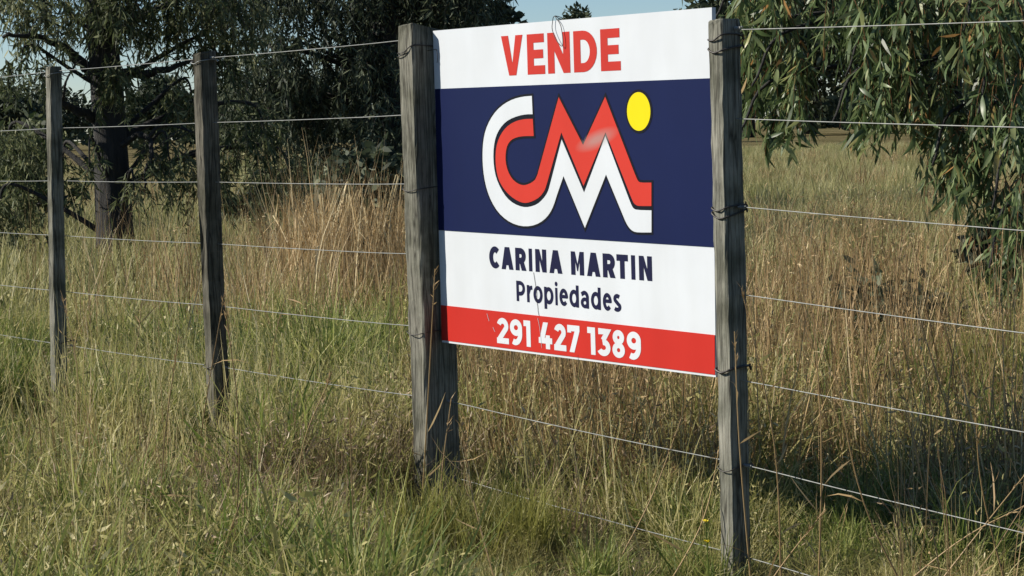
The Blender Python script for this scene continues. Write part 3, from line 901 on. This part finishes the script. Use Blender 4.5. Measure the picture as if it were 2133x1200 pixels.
def clump_tree(label, x, y, h, rx, mat, rng, n=2600, fs=.30, z0=.25, name='broadleaf_tree', lumps=14, cat='tree', group=None):
    root = empty(name, (x, y, float(gz(x, y))))
    tag(root, label, cat, group)
    tr = Geo()
    V, Fc = tube(trunk_path(0, 0, h * .75, rng, n=8), np.linspace(.035 * h, .012 * h, 8), 8, .1, rng)
    tr.add(V, Fc)
    lf = Geo()
    cs = in_ellipsoid(lumps, (0, 0, h * (z0 + (1 - z0) * .55)), (rx * .72, rx * .72, h * (1 - z0) * (.50 if z0 < .1 else .38)), rng)
    for c in cs:
        P = trunk_path(0, 0, .1, rng, n=2)
        a = np.array([0, 0, max(.3, min(c[2] - .15 * h, h * .6))])
        Q_ = bez([a, (a + c) / 2 + np.array([0, 0, .05 * h]), c], 5)
        V, Fc = tube(Q_, np.linspace(.014 * h, .005 * h, len(Q_)), 5)
        tr.add(V, Fc)
        rr = rx * rng.uniform(.28, .5)
        k = n // lumps
        v = rng.normal(size=(k, 3)); v /= np.linalg.norm(v, axis=1)[:, None]
        p = c + v * (rng.uniform(.25, 1, k) ** .5)[:, None] * np.array([rr, rr, rr * .8])
        D = rng.normal(size=(k, 3)) + np.array([0, 0, -.4]) + v * .6
        leaves(lf, p, D, rng.uniform(.6, 1.3, k) * fs, rng.uniform(.6, 1.2, k) * fs * .5, rng, np.clip(rng.normal(.45, .22, k) + rng.uniform(-.15, .15), 0, 1))
    obj('trunk', tr.data('trunk', M_bark, True), root)
    c_ = obj('crown', lf.data('crown', mat), root)
    c_['kind'] = 'stuff'
    return root


rng = np.random.RandomState(21)
far = [  # px, Z, height, half width, material, label
    (1236, 150, 9.8, 2.7, M_leafF, 'small round far tree rising just behind the top edge of the sign'),
    (20, 135, 5.0, 3.6, M_leafF, 'low far tree at the left end of the field, behind the slim post'),
    (110, 150, 5.0, 3.8, M_leafF, 'far tree between the slim post and the thick eucalyptus trunk'),
    (345, 120, 4.6, 2.3, M_leafF, 'round dark far tree between the eucalyptus trunk and the crooked post'),
    (490, 140, 4.8, 3.2, M_leafF, 'far tree right of the crooked post, mostly behind hanging leaves'),
    (640, 150, 5.6, 3.8, M_leafF, 'far tree behind the left side of the dense dark tree'),
    (870, 120, 10.2, 3.9, M_leafD, 'far tall tree behind the thick post'),
    (985, 110, 10.6, 3.3, M_leafD, 'far tall tree ending at the open sky above the left of the sign'),
    (1560, 132, 13.5, 5.2, M_leafD, 'dark far tree just right of the square post, behind hanging leaves'),
    (1690, 145, 16.0, 6.0, M_leafD, 'dark far tree seen in the gap between the hanging branches'),
    (1840, 130, 14.0, 5.7, M_leafD, 'dark far tree behind the middle of the hanging branches'),
    (1990, 140, 15.5, 6.2, M_leafD, 'dark far tree behind the orange leaf stalks'),
    (2120, 128, 14.0, 5.6, M_leafD, 'dark far tree at the right end behind the hanging leaves')]
for px, Z, h, rx, mt, lab in far:
    p = spot(px, 300, Z)
    dark = mt is M_leafD
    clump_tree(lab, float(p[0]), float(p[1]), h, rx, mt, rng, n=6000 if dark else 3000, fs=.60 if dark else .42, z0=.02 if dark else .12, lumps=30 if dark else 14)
# the far-off wood that closes the field
g_ = Geo()
for k in range(170):
    xx = rng.uniform(-75, 75); yy = 215 + rng.uniform(-12, 12)
    hh = 2.6 + 2.6 * float(vnoise(xx * .12 + 7, 3.3)) + rng.uniform(0, .8)
    nn = 90
    v = rng.normal(size=(nn, 3)); v /= np.linalg.norm(v, axis=1)[:, None]
    p = np.array([xx, yy, hh * .5]) + v * (rng.uniform(.2, 1, nn) ** .5)[:, None] * np.array([hh * .8, hh * .8, hh * .5])
    leaves(g_, p, rng.normal(size=(nn, 3)), rng.uniform(.6, 1.3, nn) * .95, rng.uniform(.6, 1.2, nn) * .6, rng, np.clip(rng.normal(.45, .22, nn) + rng.uniform(-.2, .2), 0, 1))
tag(obj('treeline', g_.data('treeline', M_leafF)), 'far-off dark wood along the end of the field', 'wood', kind='stuff')
sh = spot(60, 480, 23)
clump_tree('loose olive shrub under the eucalyptus, behind the slim farthest-left post', float(sh[0]), float(sh[1]), 1.25, .75, M_leafL, rng, n=1600, fs=.11, z0=.05, name='shrub', cat='shrub')
sh = spot(2110, 620, 10.4)
clump_tree('low dark shrub in the dry grass below the hanging branches', float(sh[0]), float(sh[1]), .62, .30, M_leafD, rng, n=900, fs=.09, z0=.05, name='shrub', cat='shrub')
sh = spot(1850, 560, 9.2)
clump_tree('dark low twiggy shrub half hidden by tall dry stems, right of the square post', float(sh[0]), float(sh[1]), .46, .34, M_leafD, rng, n=1200, fs=.06, z0=.05, name='shrub', cat='shrub')
sh = spot(770, 520, 15.5)
clump_tree('dark twiggy shrub between the reed clump and the thick post', float(sh[0]), float(sh[1]), 1.05, .40, M_leafD, rng, n=1500, fs=.10, z0=.05, name='shrub', cat='shrub')


# ------------------------------------------------------------------ grass
def blades(geo, base, head, L, W, lean, curl, tint, rng, K=4, kink=0.0, tipw=.08):
    n = len(L)
    s = np.linspace(0, 1, K + 1)
    th = lean[:, None] + curl[:, None] * s[None] ** 1.4 + kink * rng.normal(size=(n, K + 1)) * (s[None] > 0)
    hd = head[:, None] + kink * 1.3 * np.cumsum(rng.normal(size=(n, K + 1)), 1) * .6
    ds = (L / K)[:, None]
    dx = np.sin(th) * np.cos(hd) * ds; dy = np.sin(th) * np.sin(hd) * ds; dz = np.cos(th) * ds
    zero = np.zeros((n, 1))
    P = np.stack([np.concatenate([zero, np.cumsum(d[:, :-1], 1)], 1) for d in (dx, dy, dz)], -1) + base[:, None]
    P[..., 2] = np.maximum(P[..., 2], .004)
    fa = head + np.pi / 2 + rng.normal(0, .5, n)
    S = np.stack([np.cos(fa), np.sin(fa), zero[:, 0]], -1)[:, None]
    wv = (W[:, None] * .5 * np.maximum(tipw, 1 - s[None] ** 1.6))[..., None]
    V = np.stack([P - S * wv, P + S * wv], 2).reshape(n, -1, 3)
    i = np.arange(n)[:, None] * (2 * (K + 1)) + np.arange(K)[None] * 2
    Q = np.stack([i, i + 1, i + 3, i + 2], -1).reshape(-1, 4)
    geo.add(V.reshape(-1, 3), [Q], np.repeat(tint, 2 * (K + 1)))


def tuft(name, mat, n, rad, L, W, lean, curl, rng, K=4, kink=0.0, litter=0, tmu=.5, tsd=.25):
    g_ = Geo()
    a = rng.uniform(0, 2 * np.pi, n)
    r = rad * np.sqrt(rng.uniform(0, 1, n))
    base = np.stack([r * np.cos(a), r * np.sin(a), np.full(n, -.01)], -1)
    hd = a + rng.normal(0, 1.0, n)
    ln = L * rng.uniform(.5, 1.15, n)
    blades(g_, base, hd, ln, W * rng.uniform(.6, 1.2, n), np.abs(rng.normal(0, lean, n)), curl * rng.uniform(.2, 1.3, n), np.clip(rng.normal(tmu, tsd, n), 0, 1), rng, K, kink)
    if litter:
        m_ = litter
        r = rad * 1.3 * np.sqrt(rng.uniform(0, 1, m_)); a = rng.uniform(0, 6.28, m_)
        p = np.stack([r * np.cos(a), r * np.sin(a), rng.uniform(.02, .85, m_) ** 1.2 * L], -1)
        leaves(g_, p, rng.normal(size=(m_, 3)), rng.uniform(.012, .036, m_), rng.uniform(.003, .0065, m_), rng, rng.uniform(.3, 1, m_), sick=.5, bow=.6)
    return bpy.data.objects.new(name, g_.data(name, mat))


def scatter(name, protos_, P, rot, scl, idx, label=None):
    """one object of ground cover: clumps placed on the points P by geometry nodes"""
    pc = bpy.data.collections.new(name + '_clumps')
    for o in protos_:
        pc.objects.link(o)
    me = bpy.data.meshes.new(name)
    me.vertices.add(len(P)); me.vertices.foreach_set('co', np.asarray(P, np.float32).ravel())
    for k, v, ty, fld in (('rot', rot, 'FLOAT_VECTOR', 'vector'), ('scl', scl, 'FLOAT_VECTOR', 'vector'), ('idx', idx, 'INT', 'value')):
        at_ = me.attributes.new(k, ty, 'POINT')
        at_.data.foreach_set(fld, np.asarray(v, np.int32 if ty == 'INT' else np.float32).ravel())
    o = link(bpy.data.objects.new(name, me))
    ng = bpy.data.node_groups.new(name, 'GeometryNodeTree')
    ng.interface.new_socket('Geometry', in_out='INPUT', socket_type='NodeSocketGeometry')
    ng.interface.new_socket('Geometry', in_out='OUTPUT', socket_type='NodeSocketGeometry')
    N, Lk = ng.nodes, ng.links
    gi = N.new('NodeGroupInput'); go = N.new('NodeGroupOutput')
    ci = N.new('GeometryNodeCollectionInfo'); ci.inputs[0].default_value = pc
    ci.inputs['Separate Children'].default_value = True
    ci.inputs['Reset Children'].default_value = True
    ip = N.new('GeometryNodeInstanceOnPoints')
    def named(nm, ty):
        a_ = N.new('GeometryNodeInputNamedAttribute'); a_.data_type = ty; a_.inputs[0].default_value = nm
        return a_.outputs[0]
    er = N.new('FunctionNodeEulerToRotation')
    Lk.new(named('rot', 'FLOAT_VECTOR'), er.inputs[0])
    Lk.new(gi.outputs[0], ip.inputs['Points']); Lk.new(ci.outputs[0], ip.inputs['Instance'])
    ip.inputs['Pick Instance'].default_value = True
    Lk.new(named('idx', 'INT'), ip.inputs['Instance Index'])
    Lk.new(er.outputs[0], ip.inputs['Rotation']); Lk.new(named('scl', 'FLOAT_VECTOR'), ip.inputs['Scale'])
    Lk.new(ip.outputs[0], go.inputs[0])
    md = o.modifiers.new('clumps', 'NODES'); md.node_group = ng
    return tag(o, label, 'grass', kind='stuff')


def region(n, y0, y1, rng, margin=.7, power=1.0):
    """random ground points over the wedge of land in front of the camera"""
    u = rng.uniform(0, 1, n)
    y = (y0 ** power + (y1 ** power - y0 ** power) * u) ** (1 / power)
    half = y * (CXP / F_PX) + margin
    x = rng.uniform(-1, 1, n) * half
    return x, y


def place(name, protos_, x, y, s, rng, tilt=.12, label=None, sz=None):
    n = len(x)
    P = np.stack([x, y, gz(x, y)], -1)
    rot = np.stack([rng.normal(0, tilt, n), rng.normal(0, tilt, n), rng.uniform(0, 6.28, n)], -1)
    s = np.broadcast_to(s, (n,))
    scl = np.stack([s, s, s * (1 if sz is None else sz)], -1)
    return scatter(name, protos_, P, rot, scl, rng.randint(0, len(protos_), n), label)


def patch(x, y, cx_, cy_, r, soft=.4):
    d = np.hypot((x - cx_), (y - cy_) * .8) / r
    return np.clip((1 + soft - d) / (2 * soft), 0, 1)


def gpatch(x, y, px, py, r):
    c = gspot(px, py)
    return patch(x, y, c[0], c[1], r)


rng = np.random.RandomState(31)
nv = 5
tg = [tuft('green_tuft', M_green, 46, .075, .25, .0066, .65, 1.9, rng, K=5, kink=.16) for _ in range(nv)]
tsw = [tuft('straw_tuft', M_straw, 46, .08, .26, .0052, .70, 1.9, rng, K=5, kink=.26, litter=16) for _ in range(nv)]
tdd = [tuft('dead_tuft', M_dead, 34, .085, .36, .0046, .55, .9, rng, K=6, kink=.36, litter=46) for _ in range(nv)]
tst = [tuft('stem_tuft', M_straw, 9, .09, .42, .0034, .16, .35, rng, K=6, kink=.10, litter=6, tmu=.72) for _ in range(nv)]
tta = [tuft('tall_tuft', M_tall, 9, .08, .78, .0046, .17, .24, rng, K=6, kink=.09, litter=10) for _ in range(nv)]
ttb = [tuft('leafy_tuft', M_tall, 30, .10, .42, .0060, .45, 1.0, rng, K=6, kink=.32, litter=50, tmu=.45) for _ in range(nv)]
trd = [tuft('reed_tuft', M_tall, 10, .08, .80, .0066, .16, .26, rng, K=6, kink=.10, litter=6, tmu=.58, tsd=.34) for _ in range(nv)]
tfl = [tuft('field_tuft', M_field, 34, .14, .34, .011, .36, .9, rng, K=3) for _ in range(nv)]
tfi = [tuft('fine_tuft', M_fine, 64, .07, .26, .0048, .36, 1.0, rng, kink=.06) for _ in range(nv)]
twd = []
for _ in range(nv):      # a leafy roadside weed
    g_ = Geo()
    m_ = 26
    a = rng.uniform(0, 6.28, m_)
    hgt = rng.uniform(.02, .16, m_)
    p = np.stack([.02 * np.cos(a), .02 * np.sin(a), hgt], -1)
    D = np.stack([np.cos(a), np.sin(a), rng.uniform(.1, 1.2, m_)], -1)
    leaves(g_, p, D, rng.uniform(.05, .12, m_), rng.uniform(.012, .024, m_), rng, rng.uniform(.1, .9, m_), sick=.2, bow=.3)
    V, Fc = tube([(0, 0, -.02), (.005, 0, .09), (.0, .006, .19)], [.003, .002, .001], 5)
    g_.add(V, Fc, .6)
    twd.append(bpy.data.objects.new('weed_tuft', g_.data('weed_tuft', M_weed)))

fence_d = lambda x, y: (np.stack([x, y], -1) - PL) @ np.array([-U[1], U[0]])   # >0 behind the fence

# green and straw sward, near
def low(x, y):
    """grass is short close to the posts and uneven everywhere"""
    fd = fence_d(x, y)
    foot = np.clip(1.6 - np.abs(fd + .45) / .50, 0, 1) * np.clip((x + .55) / .3, 0, 1) * .52
    foot = np.maximum(foot, .66 * np.clip((x - .60) / .15, 0, 1) * np.clip(1.7 - np.abs(fd + .02) / .38, 0, 1))
    for (qx, qy, *_) in POSTS[1:4]:
        dx, dy = x - qx, y - (qy - .45)
        foot = np.maximum(foot, .62 * np.clip(1.7 - np.hypot(dx / .20, dy / .55), 0, 1))
    foot = np.maximum(foot, .74 * np.clip(1.7 - np.hypot((x + .215) / .20, (y - 5.55) / .62), 0, 1))
    foot = np.maximum(foot, .70 * np.clip(1.7 - np.hypot((x - .50) / .18, (y - 4.65) / .50), 0, 1))
    return (1 - foot) * (.60 + .85 * vnoise(x * 3.1 + 2, y * 2.6 + 8))


def tussocks(name, protos_, ncen, y0, y1, per, prob, rng, hs, label, R0=(.05, .13), tilt=.75):
    """clumps of tufts leaning outward from their own centre, with gaps between them"""
    cx_, cy_ = region(ncen, y0, y1, rng)
    k = rng.uniform(0, 1, ncen) < prob(cx_, cy_)
    cx_, cy_ = cx_[k], cy_[k]
    m = len(cx_)
    cr_ = rng.uniform(*R0, m); ch_ = rng.uniform(.55, 1.3, m)
    cnt = rng.randint(per[0], per[1], m)
    ix = np.repeat(np.arange(m), cnt)
    n_ = len(ix)
    ph = rng.uniform(0, 6.28, n_); rr = np.sqrt(rng.uniform(0, 1, n_))
    x_ = cx_[ix] + cr_[ix] * rr * np.cos(ph); y_ = cy_[ix] + cr_[ix] * rr * np.sin(ph)
    th_ = rng.uniform(0, 6.28, n_); al = tilt * rr * rng.uniform(.4, 1.2, n_) + rng.normal(0, .10, n_)
    rot = np.stack([-al * np.sin(ph - th_), al * np.cos(ph - th_), th_], -1)
    s_ = rng.uniform(.8, 1.15, n_) * ch_[ix] * low(cx_, cy_)[ix] * hs
    scatter(name, protos_, np.stack([x_, y_, gz(x_, y_)], -1), rot, np.stack([s_ * .85, s_ * .85, s_ * 1.12], -1), rng.randint(0, len(protos_), n_), label)


gno = lambda x, y: vnoise(x * 1.1 + 9, y * .9 + 3)
leftish = lambda x: np.clip(.60 - x * .5, .32, .85)
tussocks('green_tussocks', tg, 1500, 3.3, 11, (5, 11), lambda x, y: np.clip(.15 + 1.1 * gno(x, y), .1, 1) * leftish(x) * (1 - .8 * gpatch(x, y, 590, 1040, .45)), rng, 1.12, 'clumpy green grass tussocks along the fence')
tussocks('straw_tussocks', tsw, 1300, 3.3, 12, (4, 10), lambda x, y: np.clip(1.2 - 1.1 * gno(x, y), .15, 1) * np.where(x < -.35, .75, .85), rng, 1.1, 'clumpy bleached grass tussocks along the fence')
x, y = region(9400, 3.3, 10.5, rng)
gn = vnoise(x * 1.1 + 9, y * .9 + 3); tu = vnoise(x * 4.3 + 17, y * 3.6 + 5)
keep = rng.uniform(0, 1, len(x)) < np.clip(.30 + 1.2 * gn, .2, 1) * np.clip(2.6 * tu - .50, .08, 1) * np.where(x < -.35, 1.25, 1) * (1 - .75 * gpatch(x, y, 560, 1030, .55)) * np.where((fence_d(x, y) > .9) & (x > -.5), .4, 1)
keep &= rng.uniform(0, 1, len(x)) < .45
place('green_grass', tg, x[keep], y[keep], rng.uniform(.5, .95, keep.sum()) * low(x, y)[keep], rng, tilt=.2, label='green and olive grass sward along the fence')
x, y = region(9800, 3.3, 12, rng)
gn = vnoise(x * 1.3 + 29, y * 1.0 + 13); tu = vnoise(x * 4.9 + 37, y * 4.1 + 25)
keep = rng.uniform(0, 1, len(x)) < np.clip(.25 + 1.05 * gn, .15, 1) * np.clip(2.6 * tu - .5, .06, 1) * np.where(x < -.35, .8, 1)
keep &= rng.uniform(0, 1, len(x)) < .45
place('straw_grass', tsw, x[keep], y[keep], rng.uniform(.5, .9, keep.sum()) * low(x, y)[keep], rng, tilt=.22, label='bleached straw grass mixed through the sward')
x, y = region(700, 3.4, 9, rng)
keep = vnoise(x * 1.9 + 51, y * 1.7 + 8) > .6
place('leafy_weeds', twd, x[keep], y[keep], rng.uniform(.3, .65, keep.sum()) * low(x, y)[keep], rng, tilt=.2, label='small broad-leaved weeds among the grass')
# tangled dead stems
x, y = region(9000, 3.3, 11, rng)
p = .07 + .85 * gpatch(x, y, 590, 1040, .45) + .35 * gpatch(x, y, 760, 1120, .5) + .5 * gpatch(x, y, 1250, 900, .6) + .25 * gpatch(x, y, 330, 790, .4) + .45 * gpatch(x, y, 1750, 820, .7)
keep = rng.uniform(0, 1, len(x)) < np.clip(p, 0, 1) * .55
place('dead_grass', tdd, x[keep], y[keep], rng.uniform(.6, 1.15, keep.sum()) * np.minimum(low(x, y)[keep], .9), rng, tilt=.2, label='tangled brown dead stems in the roadside grass')
# tall dry stems: a belt behind the sign and to the right, thin elsewhere
x, y = region(9000, 5.2, 16, rng, power=1.4)
fd = fence_d(x, y)
belt = np.clip(fd / .5, 0, 1) * np.clip((4.6 - fd) / 1.5, 0, 1)
rightness = np.clip((x + .5) / .5, 0, 1)
vn = vnoise(x * 1.7 + 5, y * 1.2)
belt = belt * np.where((x > -.45) & (x < .75), np.clip((fd - .38) / .45, 0, 1), 1)
belt = belt * np.where(x > .55, np.clip((fd - .55) / .6, .06, 1), 1)
p = belt * rightness * (.10 + 1.0 * vn * vn) * np.clip((2.3 - x) / 1.2, .35, 1) + .018 * (fd > .45)
keep = rng.uniform(0, 1, len(x)) < p
place('tall_dry_grass', tta, x[keep], y[keep], rng.uniform(.75, 1.1, keep.sum()), rng, tilt=.07, label='tall dry brown stems standing behind the sign and fence')
x, y = region(700, 3.4, 6.5, rng, .3)
keep = (rng.uniform(0, 1, len(x)) < .08 + .6 * gpatch(x, y, 600, 1000, .7)) & ~((fence_d(x, y) > -1.6) & (x > -.9) & (x < .7))
place('tall_dry_grass', tta, x[keep], y[keep], rng.uniform(.45, .85, keep.sum()), rng, tilt=.12, label='thin dry stems standing in front of the fence')
x, y = region(4200, 5.0, 12, rng, power=1.4)
fd = fence_d(x, y)
p = np.clip((fd - .14) / .4, 0, 1) * np.where(x > .55, np.clip((fd - .55) / .6, .08, 1), 1) * np.clip((4.2 - fd) / 1.5, 0, 1) * np.clip((x + .6) / .5, 0, 1) * (.25 + .8 * vnoise(x * 1.1 + 45, y * 1.0))
keep = rng.uniform(0, 1, len(x)) < p
place('leafy_dry_grass', ttb, x[keep], y[keep], rng.uniform(.6, 1.15, keep.sum()), rng, label='brown leafy dry growth low among the tall stems')
x, y = region(2600, 3.4, 8.5, rng, .4)
p = (.10 + .55 * gpatch(x, y, 560, 960, .8) + .30 * gpatch(x, y, 250, 900, .6) + .2 * (fence_d(x, y) > 0)) * (.3 + vnoise(x * 2.3 + 19, y * 2.0 + 3)) * np.where((x > .55) & (np.abs(fence_d(x, y) - .3) < .9), .15, 1)
keep = (rng.uniform(0, 1, len(x)) < p) & ~((fence_d(x, y) < 0) & (fence_d(x, y) > -1.3) & (x > -.75) & (x < .8))
place('straw_stems', tst, x[keep], y[keep], rng.uniform(.6, 1.25, keep.sum()), rng, tilt=.16, label='thin pale straw stems standing over the grass')
# the field behind
x, y = region(26000, 9.0, 75, rng, 2.0, power=1.25)
keep = (rng.uniform(0, 1, len(x)) < .35 + .65 * vnoise(x * .35, y * .22)) & ((x > -.4) | (y > 15) | (rng.uniform(0, 1, len(x)) < .35))
place('field_grass', tfl, x[keep], y[keep], rng.uniform(.55, 1.2, keep.sum()) * np.clip(1.15 - y[keep] * .004, .7, 1.1), rng, label='rough pale grass of the field behind the fence')

x, y = region(3800, 9.0, 19, rng, .6)
keep = (rng.uniform(0, 1, len(x)) < .35 + .65 * vnoise(x * .9 + 3, y * .7)) & (x < -.3)
place('green_grass', tg, x[keep], y[keep], rng.uniform(.45, .85, keep.sum()), rng, tilt=.2, label='lush olive grass under the eucalyptus trees behind the fence')
x, y = region(2600, 10, 60, rng, 1.0, power=1.1)
keep = vnoise(x * .5 + 11, y * .25 + 4) > .62
place('leafy_dry_grass', ttb, x[keep], y[keep], rng.uniform(.9, 1.7, keep.sum()), rng, label='darker brown clumps spread over the field')

# reed clump, tussocks: countable plants of their own
def plant(name, label, px, py, cat, tufts, rad, n, s, rng, tilt=.1, stretch=1.0):
    c = gspot(px, py)
    g_ = Geo()
    for k in range(n):
        src = tufts[rng.randint(len(tufts))].data
        V = np.empty(len(src.vertices) * 3, np.float32); src.vertices.foreach_get('co', V); V = V.reshape(-1, 3).astype(float)
        A = np.empty(len(V), np.float32); src.attributes['tint'].data.foreach_get('value', A)
        Q = np.empty(len(src.loops), np.int32); src.loops.foreach_get('vertex_index', Q)
        a = rng.uniform(0, 6.28); ca, sa = math.cos(a), math.sin(a)
        V = V * s * rng.uniform(.75, 1.15) * np.array([1, 1, stretch])
        V = np.stack([V[:, 0] * ca - V[:, 1] * sa, V[:, 0] * sa + V[:, 1] * ca, V[:, 2]], -1)
        V[:, 0] += V[:, 2] * rng.normal(0, tilt)
        r = rad * math.sqrt(rng.uniform(0, 1)); b = rng.uniform(0, 6.28)
        g_.add(V + np.array([r * math.cos(b), r * math.sin(b), 0]), [Q.reshape(-1, 4)], A)
    o = obj(name, g_.data(name, tufts[0].data.materials[0]))
    o.location = (c[0], c[1], float(gz(c[0], c[1])))
    return tag(o, label, cat)


plant('reed_clump', 'tall tan reed clump standing behind the fence just left of the thick post', 735, 660, 'reeds', trd, .40, 70, 1.15, rng, tilt=.13)
c = gspot(660, 690)
n_ = 170
x = c[0] + rng.normal(0, .62, n_); y = c[1] + rng.normal(0, 1.3, n_)
k = fence_d(x, y) > .5
place('reed_stems', trd, x[k], y[k], rng.uniform(.45, 1.1, k.sum()), rng, tilt=.14, label='scattered straw stems behind the fence around the reed clump')
plant('reed_clump', 'short loose straw clump behind the fence just right of the crooked post', 560, 720, 'reeds', trd, .30, 16, .72, rng, tilt=.18)
plant('grass_tussock', 'fine yellow-green tussock behind the fence right of the crooked post', 505, 850, 'tussock', tfi, .07, 6, 1.0, rng)
plant('grass_tussock', 'fine yellow-green tussock close to the foot of the thick post', 775, 790, 'tussock', tfi, .10, 7, 1.15, rng)
plant('grass_tussock', 'fine olive tussock in front of the fence, below the middle of the sign', 1010, 1190, 'tussock', tfi, .20, 16, .95, rng)
plant('grass_tussock', 'large pale yellow tussock under the hanging branches at the right', 2050, 900, 'tussock', tfi, .26, 40, 1.45, rng)
plant('grass_tussock', 'small yellow tussock beside the foot of the slim farthest-left post', 185, 800, 'tussock', tfi, .08, 6, .9, rng)

# long single stalks standing and leaning over the grass, with thin seed heads
rng = np.random.RandomState(77)
g_ = Geo()
STALKS = [(222, 870, 302, 508, 7.6), (1702, 1190, 1690, 608, 4.8), (1912, 1190, 1738, 770, 4.75), (2118, 1195, 2032, 850, 4.6), (1890, 1165, 2150, 970, 4.7), (1770, 1195, 2140, 1050, 4.65),
          (395, 1010, 468, 610, 6.4), (478, 1190, 470, 640, 5.0), (868, 940, 906, 560, 5.75), (902, 960, 940, 830, 5.6), (452, 1195, 505, 1030, 4.9), (1370, 1015, 1508, 880, 5.0),
          (1622, 930, 1545, 600, 4.9), (1560, 905, 1530, 690, 4.95), (1545, 1110, 1720, 1060, 4.7), (1040, 1110, 960, 880, 5.0), (1260, 1030, 1420, 870, 5.2), (325, 1190, 372, 700, 5.1),
          (630, 1190, 690, 780, 5.0), (745, 1190, 728, 860, 4.9), (160, 800, 128, 610, 7.4), (540, 860, 640, 500, 7.5), (1800, 700, 1880, 470, 6.4), (1960, 900, 2010, 560, 5.6), (2040, 820, 2090, 470, 5.9)]
for bx, by, tx, ty, Z in STALKS:
    a = spot(bx, by, Z); b = spot(tx, ty, Z + rng.uniform(-.15, .15))
    a[2] = min(a[2], .02)
    m_ = (a * .45 + b * .55) + rng.normal(0, .022, 3)
    P = bez([a, m_, b], 7)
    V, Fc = tube(P, np.linspace(.0024, .0011, len(P)), 5)
    g_.add(V, Fc, rng.uniform(.55, 1.0))
    k = 14
    D = (b - m_) / np.linalg.norm(b - m_)
    leaves(g_, P[-1] - D * rng.uniform(0, .10, (k, 1)), D + rng.normal(0, .35, (k, 3)), rng.uniform(.012, .028, k), np.full(k, .003), rng, np.full(k, .6))
    k = 3
    leaves(g_, P[rng.randint(2, len(P) - 4, k)], D * .4 + rng.normal(0, .6, (k, 3)), rng.uniform(.06, .14, k), np.full(k, .005), rng, rng.uniform(.5, 1, k), bow=.3)
tag(obj('dry_stalks', g_.data('dry_stalks', M_tall)), 'long single dry stalks rising above the roadside grass', 'grass', kind='stuff')

# two small yellow flowers left of the square post's foot
M_petal = blade_mat('yellow_petals', [(0, (.60, .46, .01)), (1, (.72, .58, .02))], trans=.2)
for px, py, lab in ((1470, 1086, 'upper of the two tiny yellow flowers in the grass left of the square post'), (1473, 1128, 'lower of the two tiny yellow flowers in the grass left of the square post')):
    p = spot(px, py, 4.55)
    fl = empty('yellow_flower', (float(p[0]), float(p[1]), 0))
    tag(fl, lab, 'flower')
    g_ = Geo()
    V, Fc = tube(bez([(.01, .012, -.01), (.004, .006, p[2] * .5), (0, 0, p[2])], 5), .0012, 5)
    g_.add(V, Fc, .5)
    obj('stem', g_.data('stem', M_green), fl)
    g_ = Geo()
    a = np.linspace(0, 2 * np.pi, 11, endpoint=False)
    D = np.stack([np.cos(a), np.sin(a) - .3, .35 + 0 * a], -1)
    leaves(g_, np.repeat([[0, 0, p[2]]], 11, 0), D, np.full(11, .0085), np.full(11, .0045), rng, rng.uniform(0, 1, 11), bow=.2)
    V, Fc = tube([(0, 0, p[2] - .002), (0, 0, p[2] + .001), (0, 0, p[2] + .003)], [.0015, .0026, .001], 8)
    g_.add(V, Fc, .2)
    obj('flower_head', g_.data('flower_head', M_petal), fl)
